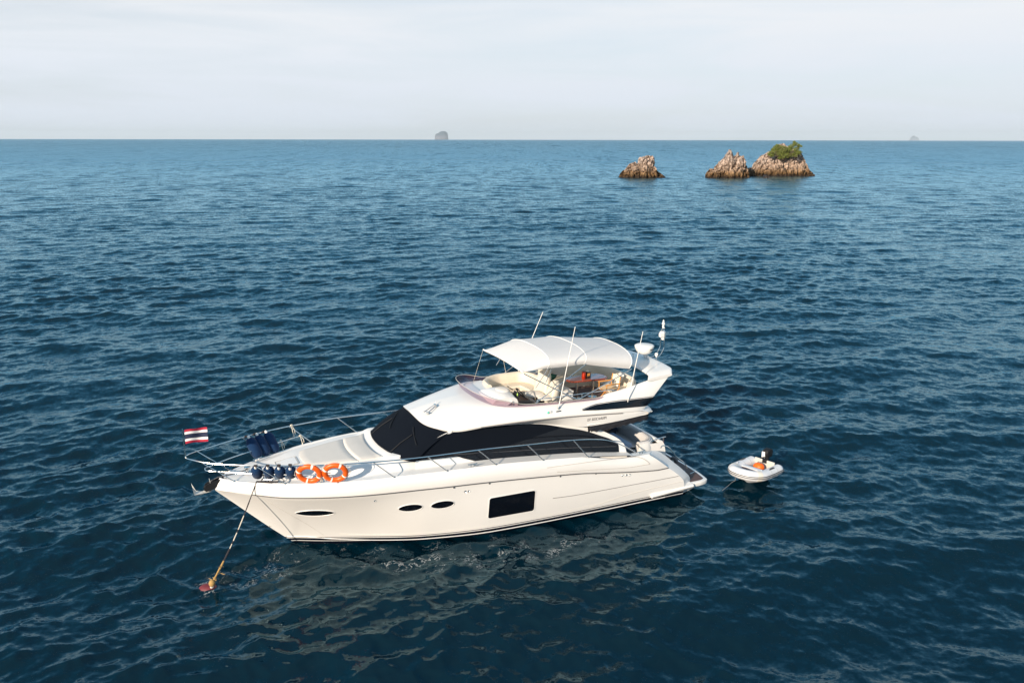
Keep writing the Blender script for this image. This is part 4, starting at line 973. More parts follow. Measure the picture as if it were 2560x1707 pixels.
# somebody sitting on the far end of the cockpit sofa
def person():
    hp = np.array((2.30, -.80, 1.42)); root = yt('person', tuple(hp), 'person with dark hair and dark top seated in the cockpit behind the blue cloth', 'person')
    V = {}; E = []; rad = {}
    def v(k, p, r, par=None):
        V[k] = (len(V), np.array(p, float)); rad[k] = r
        if par: E.append((V[par][0], V[k][0]))
    v('pel', (0, 0, .10), .13); v('abd', (.05, .01, .28), .12, 'pel'); v('che', (.12, .02, .45), .135, 'abd'); v('nk', (.17, .03, .57), .055, 'che'); v('hd', (.20, .03, .66), .07, 'nk'); v('hd2', (.215, .03, .75), .082, 'hd'); v('hd3', (.20, .03, .82), .06, 'hd2')
    for s_, sg in (('l', 1), ('r', -1)):
        v('sh' + s_, (.13, .02 + .18 * sg, .50), .06, 'che'); v('el' + s_, (.30, .02 + .24 * sg, .27), .042, 'sh' + s_); v('wr' + s_, (.52, .02 + .15 * sg, .20), .028, 'el' + s_); v('pa' + s_, (.60, .02 + .13 * sg, .20), .03, 'wr' + s_)
        for k in range(4): v('f%d%s' % (k, s_), (.665 + .012 * (1.5 - abs(k - 1.5)), .02 + .13 * sg + (k - 1.5) * .019, .195), .0085, 'pa' + s_); v('g%d%s' % (k, s_), (.70 + .016 * (1.5 - abs(k - 1.5)), .02 + .13 * sg + (k - 1.5) * .02, .175), .008, 'f%d%s' % (k, s_))
        v('th' + s_, (.62, .02 + .13 * sg - .05 * sg, .20), .010, 'pa' + s_)
        v('hip' + s_, (.04, .09 * sg, .08), .10, 'pel'); v('kn' + s_, (.46, .12 * sg, .09), .065, 'hip' + s_); v('an' + s_, (.46, .12 * sg, -.36), .04, 'kn' + s_); v('to' + s_, (.62, .13 * sg, -.42), .035, 'an' + s_)
    me = bpy.data.meshes.new('body'); me.from_pydata([tuple(p) for _, p in V.values()], E, [])
    o = bpy.data.objects.new('body', me); COL.objects.link(o); o.parent = root
    sk = o.modifiers.new('skin', 'SKIN'); su = o.modifiers.new('sub', 'SUBSURF'); su.levels = su.render_levels = 2
    if not me.skin_vertices: me.attributes  # layer is made by the modifier
    bm = bmesh.new(); bm.from_mesh(me); ly = bm.verts.layers.skin.verify()
    for (k, (i, p)), vv in zip(V.items(), bm.verts): vv[ly].radius = (rad[k], rad[k]); vv[ly].use_root = (k == 'pel')
    bm.to_mesh(me); bm.free(); sk.use_smooth_shade = True
    me.materials.append(mat('skin', (.40, .21, .14), .5))
    def cl(name, m, parts):
        b = MB()
        for P, r in parts: b.tube(P, r, 14)
        b.build(name, m, root, ang=80)
    SH = mat('dark_blue_shirt', (.02, .028, .05), .9, bump=.2); PT = mat('dark_trousers', (.025, .025, .03), .9)
    cl('shirt', SH, [([(-.01, 0, .10), (.05, .01, .28), (.12, .02, .46), (.155, .027, .535)], [.175, .165, .185, .09])] + [([(.12, .02 + .12 * s, .50), (.16, .02 + .20 * s, .44), (.26, .02 + .235 * s, .33)], [.075, .075, .06]) for s in (1, -1)])
    cl('trousers', PT, [([(.0, .09 * s, .09), (.25, .11 * s, .10), (.46, .12 * s, .09), (.475, .12 * s, -.02), (.46, .12 * s, -.32)], [.12, .105, .08, .078, .06]) for s in (1, -1)])
    b = MB().ell((.185, .03, .775), (.105, .092, .10), 18, 12); b.build('hair', mat('dark_hair', (.02, .012, .009), .6, bump=.5, bscale=120), root)
    b = MB().ell((.302, .03, .725), (.016, .013, .022), 8, 6)
    for s in (1, -1): b.ell((.21, .03 + .088 * s, .735), (.018, .010, .028), 8, 6)
    b.build('nose_and_ears', bpy.data.materials['skin'], root)
    b = MB()
    for s in (1, -1): b.ell((.288, .03 + .03 * s, .752), (.008, .012, .007), 8, 6)
    b.ell((.287, .03, .69), (.006, .022, .005), 8, 6); b.build('eyes_and_mouth', mat('eye_dark', (.05, .02, .02), .5), root)
person()

# ------------------------------------------------------------------ the inflatable dinghy astern
DC = np.array((8.997, 27.937)); DA = np.array((-.747, -.665)); DBv = np.array((.80, -.60))
DANG = math.atan2(DA[1], DA[0])
ding = tag(empty('inflatable_dinghy', (DC[0], DC[1], 0), DANG), 'small white inflatable dinghy with twin dark stripes and a black outboard', 'dinghy')
# local: x forward to the dinghy's bow, y to its port side
PVC = mat('white_inflatable_fabric', (.64, .66, .69), .45, var=.05, vscale=4); PVCG = mat('light_grey_fabric', (.48, .50, .53), .5)
def dpath(n=80):
    P = cr([(-.29, .53, .34), (.3, .53, .34), (.87, .53, .36), (1.20, .46, .40), (1.44, .25, .44), (1.50, 0, .45)], n)
    return np.r_[P, mirror_y(P)[::-1][1:]]
dp = dpath(); rr_ = np.full(len(dp), .185); k = np.arange(len(dp)); e_ = np.minimum(k, len(dp) - 1 - k)
rr_ *= np.sqrt(np.clip(e_ / 9., .06, 1))
MB().tube(dp, rr_, 18).build('tube', PVC, ding, ang=80)
def side_off(P, ang, r):
    T = np.gradient(P, axis=0); T /= np.linalg.norm(T, axis=1)[:, None]; n_ = np.stack([T[:, 1], -T[:, 0], 0 * T[:, 0]], 1)
    sgn = np.sign((n_ * (P - np.array([.4, 0, .3]))).sum(1))[:, None]; return P + n_ * sgn * r * math.cos(ang) + np.array([0, 0, r * math.sin(ang)])
Q = dp[6:-6]
for a_, w_ in ((.16, .016), (-.14, .016)): MB().tube(side_off(Q, a_, .186), w_, 6).build('rubbing_strake', RUB, ding)
for s0, s1 in ((52, 60),):
    for sl in (slice(s0, s1), slice(len(dp) - s1, len(dp) - s0)): MB().tube(dp[sl], .1885, 18).build('bow_patch', mat('cream_patch', (.70, .67, .60), .5) if 'cream_patch' not in bpy.data.materials else bpy.data.materials['cream_patch'], ding)
for s0 in (20, 34):
    for sl in (slice(s0, s0 + 2), slice(len(dp) - s0 - 2, len(dp) - s0)): MB().tube(dp[sl], .189, 18).build('tube_seam', PVCG, ding)
G = [[(x, y, .12 + .10 * abs(y) / .5 + .22 * float(sstep(.9, 1.5, x))) for y in np.linspace(-.48, .48, 11)] for x in np.linspace(-.05, 1.38, 16)]
G = [[(x, y * (1 if x < .9 else max(.35, 1 - (x - .9) * .9)), z) for x, y, z in row] for row in G]
MB().grid(G).build('floor', PVCG, ding)
MB().grid([[(x, y, -.10 - .0 + .22 * abs(y) / .5 + .35 * float(sstep(.8, 1.5, x))) for y in np.linspace(-.5, .5, 11)] for x in np.linspace(-.05, 1.5, 16)]).build('keel_skin', PVC, ding)
MB().box((-.03, 0, .34), (.04, .78, .42)).build('transom', mat('pale_grey_board', (.52, .50, .46), .5), ding, bevel=.01)
MB().box((.74, 0, .44), (.20, .96, .03)).build('bench_seat', PVC, ding, bevel=.01)
for y in (.60, -.60): 
    b = MB().tube([(.35, y * .95, .50), (.38, y * .97, .55), (.58, y * .97, .55), (.61, y * .95, .50)], .014, 6); b.box((.48, y * .97, .52), (.32, .05, .02)); b.build('grab_handle', RUB, ding)
    MB().ell((.95, y * .80, .55), (.06, .035, .04), 8, 6).build('rowlock', PVCG, ding)
b = MB().prism([(-.24, .62), (-.30, .78), (-.26, .90), (-.12, .95), (.06, .92), (.10, .80), (.06, .68), (-.02, .62)], -.11, .11, lambda x, z, y: (x - .08, y, z))
om = b.build('outboard_motor', BLACK, ding, bevel=.04)
b = MB().box((-.17, 0, .45), (.12, .10, .40)); b.box((-.05, 0, .50), (.10, .18, .14)); b.box((-.17, 0, .05), (.16, .04, .5)); b.build('motor_leg', BLACK, om, bevel=.01)
MB().box((.0, -.05, .74), (.06, .12, .22)).build('motor_plate', WPL, om, bevel=.01)
MB().tube([(.0, 0, .66), (.20, .02, .70), (.32, .03, .71)], .018, 6).build('tiller', BLACK, om)
def DW(p): c, s = math.cos(DANG), math.sin(DANG); return (DC[0] + p[0] * c - p[1] * s, DC[1] + p[0] * s + p[1] * c, p[2])
ORB = mat('bright_orange_vinyl', (.85, .13, .005), .5, var=.08, bump=.3, bscale=14)
bg_ = tag(empty('orange_bag', DW((.34, .0, .22)), DANG), 'bright orange bag lying on the dinghy floor behind the bench', 'bag')
MB().ell((0, 0, .15), (.17, .20, .16), 18, 12, .9).build('bag_body', ORB, bg_, ang=80)
MB().tube([(.0, -.06, .30), (.0, -.03, .35), (.0, .03, .35), (.0, .06, .30)], .012, 6).build('bag_handle', RUB, bg_)
lj = tag(empty('life_jacket', DW((.94, -.02, .22)), DANG), 'red and white life jacket tucked in the dinghy bow', 'life jacket')
b = MB().ell((0, 0, .08), (.10, .24, .07), 14, 8, .8); b.build('jacket_body', mat('red_orange_vinyl', (.75, .06, .015), .55), lj)
MB().box((.03, -.10, .13), (.06, .18, .05)).build('jacket_strap', WPL, lj, bevel=.015)
tw = tag(empty('tow_line', DW((1.62, .1, .2))), 'thin grey painter drooping from the dinghy bow into the water', 'rope')
o_ = np.array(DW((1.62, .1, .2))); P = [np.array(DW((1.45, -.10, .62))), np.array(DW((1.64, -.10, .44))), np.array(DW((1.62, -.10, .20))), np.array((7.66, 27.0, .12)), np.array((7.45, 26.82, .04)), np.array((7.22, 26.68, -.08))]
MB().tube(cr(P, 30) - o_, .008, 6).build('painter', mat('grey_rope', (.16, .16, .17), .9), tw)

# ------------------------------------------------------------------ rocks
RE = 2.5e7
def rock_mat():
    m = mat('weathered_rock', (.3, .25, .2), .9, spec=.2); t = m.node_tree; b = t.nodes['Principled BSDF']
    c = N(t, 'ShaderNodeTexCoord'); s = N(t, 'ShaderNodeSeparateXYZ'); t.links.new(c.outputs['Object'], s.inputs[0])
    mp = N(t, 'ShaderNodeMapping'); mp.inputs['Scale'].default_value = (1, 1, .6); t.links.new(c.outputs['Object'], mp.inputs[0])
    n = N(t, 'ShaderNodeTexNoise'); n.inputs['Scale'].default_value = .9; n.inputs['Detail'].default_value = 8; n.inputs['Roughness'].default_value = .65; t.links.new(mp.outputs[0], n.inputs[0])
    a1 = N(t, 'ShaderNodeMath', operation='MULTIPLY_ADD'); a1.inputs[1].default_value = 2.6; t.links.new(n.outputs[0], a1.inputs[0]); t.links.new(s.outputs[2], a1.inputs[2])
    mr = N(t, 'ShaderNodeMapRange'); mr.inputs[1].default_value = 1.0; mr.inputs[2].default_value = 6.2; t.links.new(a1.outputs[0], mr.inputs[0])
    r = N(t, 'ShaderNodeValToRGB'); e = r.color_ramp.elements
    st = [(0, (.030, .022, .018, 1)), (.12, (.045, .030, .020, 1)), (.24, (.15, .090, .040, 1)), (.38, (.32, .205, .115, 1)), (.5, (.39, .28, .205, 1)), (.8, (.50, .385, .31, 1)), (1, (.55, .44, .375, 1))]
    while len(e) < len(st): e.new(.5)
    for q, (p, cc) in zip(e, st): q.position = p; q.color = cc
    t.links.new(mr.outputs[0], r.inputs[0])
    n2 = N(t, 'ShaderNodeTexNoise'); n2.inputs['Scale'].default_value = 1.6; n2.inputs['Detail'].default_value = 8; n2.inputs['Roughness'].default_value = .7; t.links.new(mp.outputs[0], n2.inputs[0])
    q = N(t, 'ShaderNodeMapRange'); q.inputs[1].default_value = .38; q.inputs[2].default_value = .58; q.inputs[3].default_value = .18; q.inputs[4].default_value = 1.15; t.links.new(n2.outputs[0], q.inputs[0])
    x = N(t, 'ShaderNodeMix', data_type='RGBA', blend_type='MULTIPLY'); x.inputs[0].default_value = 1; t.links.new(r.outputs[0], x.inputs[6]); t.links.new(q.outputs[0], x.inputs[7]); t.links.new(x.outputs[2], b.inputs['Base Color'])
    bp = N(t, 'ShaderNodeBump'); bp.inputs['Strength'].default_value = .9; bp.inputs['Distance'].default_value = .5; t.links.new(n2.outputs[0], bp.inputs['Height']); t.links.new(bp.outputs[0], b.inputs['Normal'])
    return m
ROCK = rock_mat()
def make_rock(name, label, cat, XL, base_y, prof, sc, x_ref, depth, seed, group=None, m=None, crag=1.2, dark=None):
    """prof: silhouette (position, height) in measured units, sc metres per unit"""
    pr = np.array(prof, float); xs_ = (pr[:, 0] - pr[0, 0]) * sc; hs = pr[:, 1] * sc; Lx = xs_[-1]
    H_ = lambda x: np.interp(x, xs_, hs)
    nx, ny = 150, 90; P = np.zeros((nx, ny, 3)); so = Vector((seed * 13.1, seed * 7.7, seed * 3.3))
    for i in range(nx):
        x = Lx * i / (nx - 1)
        for j in range(ny):
            v = 2 * j / (ny - 1) - 1
            h = float(H_(x)); d = depth * (.55 + .45 * math.sqrt(max(0, math.sin(math.pi * min(max(x / Lx, 0), 1)))))
            s = (1 - abs(v) ** 2.2) ** .75; y = v * d; z = h * s; k_ = min(1, z / 1.2)
            q = Vector((x, y, z * .85))
            warp = mnoise.noise_vector(q * .33 + so) * 1.3
            dd = mnoise.voronoi(q * .42 + warp * .45 + so)[0]; crack = max(0., 1 - (dd[1] - dd[0]) / .20)
            d2 = mnoise.voronoi(Vector((x * .95, y * .95, z * .8)) + warp * 1.1 + so)[0]; crack2 = max(0., 1 - (d2[1] - d2[0]) / .22)
            slab = (dd[0] - .35) * -1.5 + (d2[0] - .35) * -.7
            push = (slab - 1.1 * crack - .45 * crack2) * crag * k_ * .8
            nv = mnoise.noise_vector(q * 1.9 + so) * .22
            ridge = 1 if abs(v) < .10 else 0
            P[i, j] = (x + (warp.x * .5 + nv.x) * crag * k_ * (.4 if ridge else 1), y - push * (1 if v < .3 else .3) + nv.y * crag * k_ - .25 * crag * (1 - k_), max(z + (push * .35 * (1 - ridge) + nv.z) * crag * k_, 0) - .7 + .7 * min(1, s * 3))
    P[..., 2] -= .15
    b = MB().grid(P); o = b.build(name, m or ROCK, None, ang=24)
    o.location = (XL, base_y, 0); tag(o, label, cat, group); return o, P, Lx
k1 = .0324
RG = 'sea rocks off the yacht'
make_rock('rock', 'lone jagged rock stack standing apart from the other rocks', 'rock', 33.2, 266, [(190, 0), (215, 35), (240, 65), (265, 80), (280, 115), (300, 135), (350, 152), (362, 138), (372, 125), (385, 165), (400, 192), (440, 205), (465, 212), (500, 205), (525, 185), (532, 140), (540, 95), (565, 65), (600, 40), (625, 20), (637, 0)], k1, 0, 4.2, 1)
make_rock('rock', 'middle pointed rock between the lone stack and the bush rock', 'rock', 60.6, 266, [(1070, 0), (1085, 60), (1105, 85), (1140, 85), (1165, 115), (1190, 150), (1215, 165), (1240, 195), (1265, 236), (1290, 272), (1310, 240), (1325, 208), (1345, 206), (1365, 242), (1380, 210), (1410, 205), (1417, 175), (1425, 140), (1440, 100), (1470, 60), (1478, 0)], k1, 0, 4.8, 2)
make_rock('rock', 'low brown shelf of rock joining the bush rock on its left', 'rock', 75.2, 277, [(1425, 0), (1432, 60), (1450, 80), (1500, 84), (1530, 80), (1570, 60), (1580, 0)], .0338, 0, 3.4, 3)
r3, P3_, L3 = make_rock('rock', 'largest rock, topped with a green bush', 'rock', 78.6, 281, [(1500, 0), (1508, 45), (1520, 75), (1530, 90), (1545, 132), (1580, 178), (1600, 188), (1640, 205), (1665, 222), (1700, 240), (1745, 262), (1770, 300), (1800, 304), (1830, 280), (1880, 250), (1930, 235), (1960, 225), (1985, 190), (2003, 145), (2015, 95), (2040, 60), (2080, 48), (2090, 0)], .0344, 0, 6.2, 4)
make_rock('rock', 'small dark wet boulder in front of the bush rock', 'rock', 77.5, 264, [(1528, 0), (1545, 26), (1570, 36), (1590, 28), (1612, 0)], k1, 0, 1.2, 5, m=mat('wet_dark_rock', (.03, .022, .018), .5, var=.4, vscale=2))
# bush on the largest rock
LEAF = mat('bush_leaves', (.135, .165, .026), .7, var=.75, vscale=1.6); BARK = mat('bush_bark', (.12, .09, .06), .9)
bb = np.array((87.15, 275.6, 6.1))
bush = tag(empty('bush', tuple(bb)), 'rounded green bush growing on top of the largest rock', 'bush')
b = MB(); cl_ = []
def blob(px, py): return ((px - 1800) * .0344, 0, (440 - py) * .0338 - 6.1)
for px, py, r in ((1690, 215, 1.1), (1725, 190, 1.2), (1690, 240, .9), (1760, 170, 1.2), (1760, 225, 1.3), (1800, 185, 1.4), (1800, 240, 1.2), (1840, 190, 1.3), (1850, 240, 1.2), (1880, 165, 1.1), (1905, 140, .8), (1915, 190, 1.1), (1900, 235, 1.1), (1940, 215, .9), (1945, 170, .5), (1770, 262, .7), (1672, 232, .6), (1930, 150, .55), (1955, 158, .35), (1900, 122, .45), (1735, 160, .7), (1700, 190, .7)):
    x, _, z = blob(px, py); cl_.append((x, RNG.uniform(-1.0, .9), z, r))
for x, y, z, r in cl_: b.tube(cr([(0, .2, -.8), (x * .4, y * .5, z * .2), (x, y, z)], 8), np.linspace(.14, .03, 8), 6)
b.build('branches', BARK, bush)
V = []; F = []
for x, y, z, r in cl_:
    for _ in range(int(520 * r)):
        d = RNG.normal(size=3); d /= np.linalg.norm(d); rad_ = r * RNG.uniform(.45, 1.02) * (1 + .25 * math.sin(3 * d[0] + 5 * d[2] + x)); c = np.array((x, y, z)) + d * rad_ * np.array((1, 1, .85))
        t1 = RNG.normal(size=3); t1 /= np.linalg.norm(t1); t2 = np.cross(t1, RNG.normal(size=3)); t2 /= np.linalg.norm(t2) + 1e-9; s_ = RNG.uniform(.10, .21); o_ = len(V)
        V += [c - t1 * s_, c + t2 * s_ * .45, c + t1 * s_, c - t2 * s_ * .45]; F.append((o_, o_ + 1, o_ + 2, o_ + 3))
b = MB(); b.add(V, F); b.build('foliage', LEAF, bush, smooth=False)

# far islands on the horizon
def island(name, label, D, px0, px1, top_px, prof, seed):
    XL = (px0 - 1280) / 2089.2 * D; XR = (px1 - 1280) / 2089.2 * D; base = -D * D / (2 * RE); Lx = XR - XL
    pr = np.array(prof, float); top = top_px / 2089.2 * D + 11.6
    nx, ny = 90, 50; P = np.zeros((nx, ny, 3))
    for i in range(nx):
        u = i / (nx - 1)
        for j in range(ny):
            v = 2 * j / (ny - 1) - 1; s = (1 - abs(v) ** 4) ** .5
            h = float(np.interp(u, pr[:, 0], pr[:, 1])) * top; n_ = mnoise.fractal(Vector((u * 6, v * 4, seed)), .8, 2, 5); n2 = mnoise.noise(Vector((u * 11, v * 3, seed + 4)))
            P[i, j] = (u * Lx + n2 * Lx * .03, v * Lx * .4 * (.5 + .5 * math.sqrt(math.sin(math.pi * u) + .001)) + n_ * Lx * .05, max(0, h * s * (1 + .10 * n_)))
    m = mat(name + '_rock_haze_tint', (.22, .20, .16), .9, var=.5, vscale=.015)
    t = m.node_tree; b_ = t.nodes['Principled BSDF']; c = N(t, 'ShaderNodeTexCoord'); g = N(t, 'ShaderNodeNewGeometry'); s_ = N(t, 'ShaderNodeSeparateXYZ'); t.links.new(c.outputs['Object'], s_.inputs[0])
    n = N(t, 'ShaderNodeTexNoise'); n.inputs['Scale'].default_value = .03; n.inputs['Detail'].default_value = 5; t.links.new(c.outputs['Object'], n.inputs[0])
    a = N(t, 'ShaderNodeMath', operation='MULTIPLY_ADD'); a.inputs[1].default_value = -90; t.links.new(n.outputs[0], a.inputs[0]); t.links.new(s_.outputs[2], a.inputs[2])
    mr = N(t, 'ShaderNodeMapRange'); mr.inputs[1].default_value = top * .1; mr.inputs[2].default_value = top * .45; t.links.new(a.outputs[0], mr.inputs[0])
    x = N(t, 'ShaderNodeMix', data_type='RGBA'); x.inputs[6].default_value = (.11, .12, .165, 1); x.inputs[7].default_value = (.02, .045, .08, 1); t.links.new(mr.outputs[0], x.inputs[0]); t.links.new(x.outputs[2], b_.inputs['Base Color'])  # blue of the distance haze is also painted into these rock colours
    o = MB().grid(P).build(name, m, None, ang=60); o.location = (XL, D, base - 1); tag(o, label, 'island', 'far islands'); return o
island('island', 'hazy blue flat topped island alone on the horizon', 24000, 1092, 1123.5, 18, [(0, .0), (.02, .45), (.08, .68), (.25, .74), (.36, .92), (.6, 1.0), (.8, 1.0), (.9, .9), (.98, .75), (1, .0)], 1.3)
island('island', 'faint far island almost lost in the haze at the right', 45000, 2246, 2267, 11, [(0, 0), (.1, .35), (.22, .75), (.35, 1.0), (.5, .85), (.75, .72), (.92, .5), (1, 0)], 5.1)

# ------------------------------------------------------------------ the sea
def sea():
    rs = np.r_[np.geomspace(2, 13.4, 22), np.geomspace(13.5, 1000, 1400), np.geomspace(1020, 46000, 170)]
    f0 = np.r_[np.linspace(-62, -36.25, 110), np.linspace(-36, 36, 655), np.linspace(36.25, 62, 110)]; th = np.radians(np.r_[f0, np.linspace(65, 295, 78)])       # clockwise from +Y
    nr, na = len(rs), len(th)
    dr = np.gradient(rs); dth = np.gradient(th)
    X = (rs[:, None] * np.sin(th)[None]).astype(np.float32); Y = (rs[:, None] * np.cos(th)[None]).astype(np.float32)
    sp = np.maximum(dr[:, None], rs[:, None] * dth[None]).astype(np.float32)
    Xf, Yf, Sf = X.ravel(), Y.ravel(), sp.ravel(); Z = np.zeros_like(Xf); DX = np.zeros_like(Xf); DY = np.zeros_like(Xf)
    rg = np.random.default_rng(5); nw = 250
    lam = np.geomspace(.24, 10., nw) * rg.uniform(.97, 1.03, nw); wind = R(-78)
    env = np.full_like(Xf, .95)
    for _ in range(9):
        L = rg.uniform(22, 90); a = rg.uniform(0, 6.283); env += .16 * np.sin((Xf * math.cos(a) + Yf * math.sin(a)) * np.float32(2 * math.pi / L) + np.float32(rg.uniform(0, 6.283))).astype(np.float32)
    env = np.clip(env, .65, 1.4)
    for L in lam:
        spread = R(28) + R(26) * float(np.clip((3 - L) / 3, 0, 1)); a = wind + rg.normal() * spread; ph = rg.uniform(0, 6.283)
        kx, ky = math.cos(a) * 2 * math.pi / L, math.sin(a) * 2 * math.pi / L
        slope = float(np.interp(L, [.24, .4, .6, 1.4, 2.2, 3.5, 6, 10], [.020, .0225, .0240, .0225, .0155, .0115, .0100, .0085])); A = slope * L / (2 * math.pi)
        wgt = np.clip((L / Sf - 2.2) / 2., 0, 1); wgt = wgt * env if L < 2.2 else wgt; idx = np.nonzero(wgt > 0)[0]
        p = kx * Xf[idx] + ky * Yf[idx] + np.float32(ph); wg = wgt[idx]
        Z[idx] += A * wg * np.cos(p); s = np.sin(p) * (A * .95) * wg
        DX[idx] -= s * math.cos(a); DY[idx] -= s * math.sin(a)
    kb = int(np.argmin((Xf + DX - BUOY[0]) ** 2 + (Yf + DY - BUOY[1]) ** 2)); buoy.location.z = float(Z[kb]) - .045; print('sea height at buoy', Z[kb])
    V = np.stack([Xf + DX, Yf + DY, Z - (Xf * Xf + Yf * Yf) / (2 * RE)], 1)
    V = np.r_[V, [[0, 0, 0]]].astype(np.float32)
    i = np.arange(nr - 1)[:, None]; j = np.arange(na)[None]; j2 = (j + 1) % na
    Q = np.stack([i * na + j, i * na + j2, (i + 1) * na + j2, (i + 1) * na + j], -1).reshape(-1, 4)
    T = np.stack([np.full(na, nr * na), (np.arange(na) + 1) % na, np.arange(na)], 1)[:, ::-1]
    me = bpy.data.meshes.new('sea')
    loops = np.r_[Q.ravel(), T.ravel()].astype(np.int32); nq, ntri = len(Q), len(T)
    me.vertices.add(len(V)); me.vertices.foreach_set('co', V.ravel())
    me.loops.add(len(loops)); me.loops.foreach_set('vertex_index', loops)
    me.polygons.add(nq + ntri); me.polygons.foreach_set('loop_start', np.r_[np.arange(nq) * 4, nq * 4 + np.arange(ntri) * 3].astype(np.int32))
    me.polygons.foreach_set('use_smooth', np.ones(nq + ntri, bool))
    # where the hull, the buoy and the rocks churn the water
    bx = -math.cos(HD) * (Xf - X0) - math.sin(HD) * (Yf - Y0); by = math.sin(HD) * (Xf - X0) - math.cos(HD) * (Yf - Y0)
    d = by - np.asarray(yw(bx))
    fo = np.exp(-((d - 1.3) / .75) ** 2) * sstep(3.5, 6.5, bx) * sstep(13.4, 11.5, bx) * .58
    fo = np.maximum(fo, np.exp(-((d - .25) / .35) ** 2) * sstep(6, 9, bx) * sstep(14.0, 13.3, bx) * .36)
    fo = np.maximum(fo, .55 * np.exp(-((bx - 14.3) / 1.0) ** 2 - ((by - 1.2) / .9) ** 2))
    fo = np.maximum(fo, 1.0 * np.exp(-((Xf - BUOY[0]) / .42) ** 2 - ((Yf - BUOY[1]) / .40) ** 2))
    fo = np.maximum(fo, .45 * np.exp(-((Xf - BUOY[0] - .8) / 1.2) ** 2 - ((Yf - BUOY[1] - .6) / .8) ** 2))
    for cx, cy, hx, hy in ((40.6, 266, 7.4, 4.2), (67.2, 266, 6.8, 4.8), (88.8, 281, 10.2, 6.2), (79, 264, 1.6, 1.3)):
        q = np.sqrt(((Xf - cx) / hx) ** 2 + ((Yf - cy) / hy) ** 2); fo = np.maximum(fo, .75 * np.exp(-((q - 1.02) / .13) ** 2))
    at = me.attributes.new('foam', 'FLOAT', 'POINT'); at.data.foreach_set('value', np.r_[fo, 0].astype(np.float32))
    me.update(); me.validate()
    m = bpy.data.materials.new('sea_water'); m.use_nodes = True; t = m.node_tree; t.nodes.clear(); o = N(t, 'ShaderNodeOutputMaterial')
    body = N(t, 'ShaderNodeBsdfDiffuse'); body.inputs[0].default_value = (.0004, .0110, .0205, 1)
    gls = N(t, 'ShaderNodeBsdfGlossy'); gls.inputs[0].default_value = (.58, .88, 1.0, 1)
    fre = N(t, 'ShaderNodeFresnel'); fre.inputs[0].default_value = 1.333
    wat = N(t, 'ShaderNodeMixShader'); t.links.new(fre.outputs[0], wat.inputs[0]); t.links.new(body.outputs[0], wat.inputs[1]); t.links.new(gls.outputs[0], wat.inputs[2])
    c = N(t, 'ShaderNodeNewGeometry')
    def nz(scale, det, rough=.6):
        n = N(t, 'ShaderNodeTexNoise'); n.inputs['Scale'].default_value = scale; n.inputs['Detail'].default_value = det; n.inputs['Roughness'].default_value = rough; t.links.new(c.outputs['Position'], n.inputs[0]); return n
    def vm(op, a=None, b2=None, v=None):
        q = N(t, 'ShaderNodeVectorMath', operation=op)
        if a is not None: t.links.new(a, q.inputs[0])
        if b2 is not None: t.links.new(b2, q.inputs[1])
        if v is not None: q.inputs[1].default_value = v
        return q.outputs[0]
    acc = c.outputs['Normal']
    ln = N(t, 'ShaderNodeVectorMath', operation='LENGTH'); t.links.new(c.outputs['Position'], ln.inputs[0])
    far = N(t, 'ShaderNodeMapRange'); far.inputs[1].default_value = 40; far.inputs[2].default_value = 420; far.inputs[3].default_value = .38; far.inputs[4].default_value = 1.1; t.links.new(ln.outputs['Value'], far.inputs[0])
    ro = N(t, 'ShaderNodeMapRange'); ro.inputs[1].default_value = 20; ro.inputs[2].default_value = 600; ro.inputs[3].default_value = .09; ro.inputs[4].default_value = .32; t.links.new(ln.outputs['Value'], ro.inputs[0]); t.links.new(ro.outputs[0], gls.inputs['Roughness'])
    for sc, det, amp in ((3.2, 5, 0), (11., 2, .24), (.30, 2, .12), (.05, 2, .10)):
        n = nz(sc, det); v = vm('SUBTRACT', n.outputs['Color'], v=(.5, .5, .5))
        if amp == 0:
            q = N(t, 'ShaderNodeVectorMath', operation='SCALE'); t.links.new(v, q.inputs[0]); t.links.new(far.outputs[0], q.inputs['Scale']); v = vm('MULTIPLY', q.outputs[0], v=(1, 1.2, 0))
        else: v = vm('MULTIPLY', v, v=(amp, amp * 1.25, 0))
        acc = vm('ADD', acc, v)
    mpf = N(t, 'ShaderNodeMapping'); mpf.inputs['Scale'].default_value = (.42, .045, 1); t.links.new(c.outputs['Position'], mpf.inputs[0])
    nf = N(t, 'ShaderNodeTexNoise'); nf.inputs['Scale'].default_value = 1.; nf.inputs['Detail'].default_value = 5; nf.inputs['Roughness'].default_value = .7; t.links.new(mpf.outputs[0], nf.inputs[0])
    fr2 = N(t, 'ShaderNodeMapRange'); fr2.inputs[1].default_value = 90; fr2.inputs[2].default_value = 700; fr2.inputs[3].default_value = 0; fr2.inputs[4].default_value = 1.3; t.links.new(ln.outputs['Value'], fr2.inputs[0])
    q = N(t, 'ShaderNodeVectorMath', operation='SCALE'); t.links.new(vm('MULTIPLY', vm('SUBTRACT', nf.outputs['Color'], v=(.5, .5, .5)), v=(.5, 1, 0)), q.inputs[0]); t.links.new(fr2.outputs[0], q.inputs['Scale']); acc = vm('ADD', acc, q.outputs[0])
    mp3 = N(t, 'ShaderNodeMapping'); mp3.inputs['Scale'].default_value = (.055, .0045, 1); t.links.new(c.outputs['Position'], mp3.inputs[0])
    n3 = N(t, 'ShaderNodeTexNoise'); n3.inputs['Scale'].default_value = 1.; n3.inputs['Detail'].default_value = 6; n3.inputs['Roughness'].default_value = .75; t.links.new(mp3.outputs[0], n3.inputs[0])
    fr3 = N(t, 'ShaderNodeMapRange'); fr3.inputs[1].default_value = 300; fr3.inputs[2].default_value = 1500; fr3.inputs[3].default_value = 0; fr3.inputs[4].default_value = 1.7; t.links.new(ln.outputs['Value'], fr3.inputs[0])
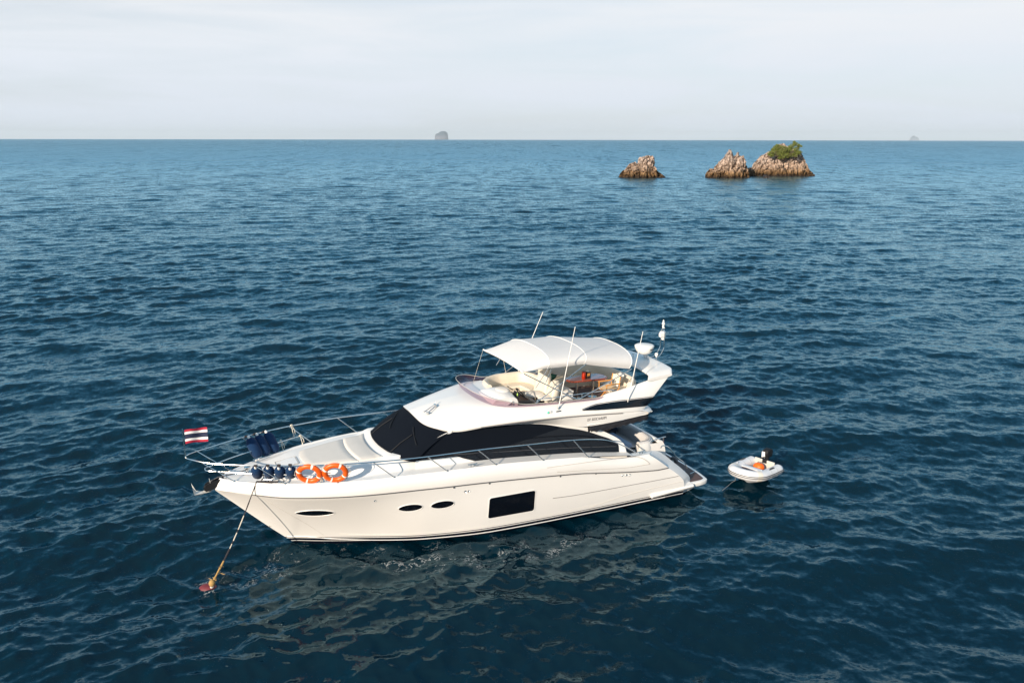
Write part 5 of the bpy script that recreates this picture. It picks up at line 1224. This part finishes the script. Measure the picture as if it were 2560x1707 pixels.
    q = N(t, 'ShaderNodeVectorMath', operation='SCALE'); t.links.new(vm('MULTIPLY', vm('SUBTRACT', n3.outputs['Color'], v=(.5, .5, .5)), v=(.4, 1, 0)), q.inputs[0]); t.links.new(fr3.outputs[0], q.inputs['Scale']); acc = vm('ADD', acc, q.outputs[0])
    nn = vm('NORMALIZE', acc); t.links.new(nn, gls.inputs['Normal']); t.links.new(nn, fre.inputs['Normal'])
    fa = N(t, 'ShaderNodeAttribute', attribute_name='foam')
    n1 = nz(4.6, 8, .62); n2 = nz(1.5, 6, .7)
    def mth(op, a, b2, cl=False):
        q = N(t, 'ShaderNodeMath', operation=op, use_clamp=cl)
        for k_, v in ((0, a), (1, b2)):
            if isinstance(v, (int, float)): q.inputs[k_].default_value = v
            else: t.links.new(v, q.inputs[k_])
        return q.outputs[0]
    rdg = mth('SUBTRACT', 1.0, mth('MULTIPLY', mth('ABSOLUTE', mth('SUBTRACT', n1.outputs[0], .5), 0), 30.0), True)      # thin threads
    pat = mth('MULTIPLY', mth('SUBTRACT', n2.outputs[0], .44, True), 7.0, True)
    ff = mth('MULTIPLY', mth('MULTIPLY', rdg, pat), fa.outputs['Fac'], True)
    ff = mth('MULTIPLY', mth('SUBTRACT', ff, .12, True), 1.5, True)
    fm = N(t, 'ShaderNodeBsdfDiffuse'); fm.inputs[0].default_value = (.72, .74, .74, 1)
    x = N(t, 'ShaderNodeMixShader'); t.links.new(ff, x.inputs[0]); t.links.new(wat.outputs[0], x.inputs[1]); t.links.new(fm.outputs[0], x.inputs[2]); t.links.new(x.outputs[0], o.inputs[0])
    me.materials.append(m)
    ob = bpy.data.objects.new('sea', me); COL.objects.link(ob); ob['kind'] = 'structure'
sea()

# ------------------------------------------------------------------ haze over the sea
HAZE = True
if HAZE:
    h = MB().box((0, 0, 45), (98000, 98000, 640)).build('haze', None or bpy.data.materials.new('sea_haze'), None, smooth=False)
    m = h.data.materials[0]; m.use_nodes = True; t = m.node_tree; t.nodes.clear(); pv = N(t, 'ShaderNodeVolumePrincipled'); o = N(t, 'ShaderNodeOutputMaterial')
    pv.inputs['Color'].default_value = (.82, .93, 1.0, 1); pv.inputs['Density'].default_value = 2.6e-5; pv.inputs['Anisotropy'].default_value = 0
    t.links.new(pv.outputs[0], o.inputs['Volume']); h['kind'] = 'stuff'
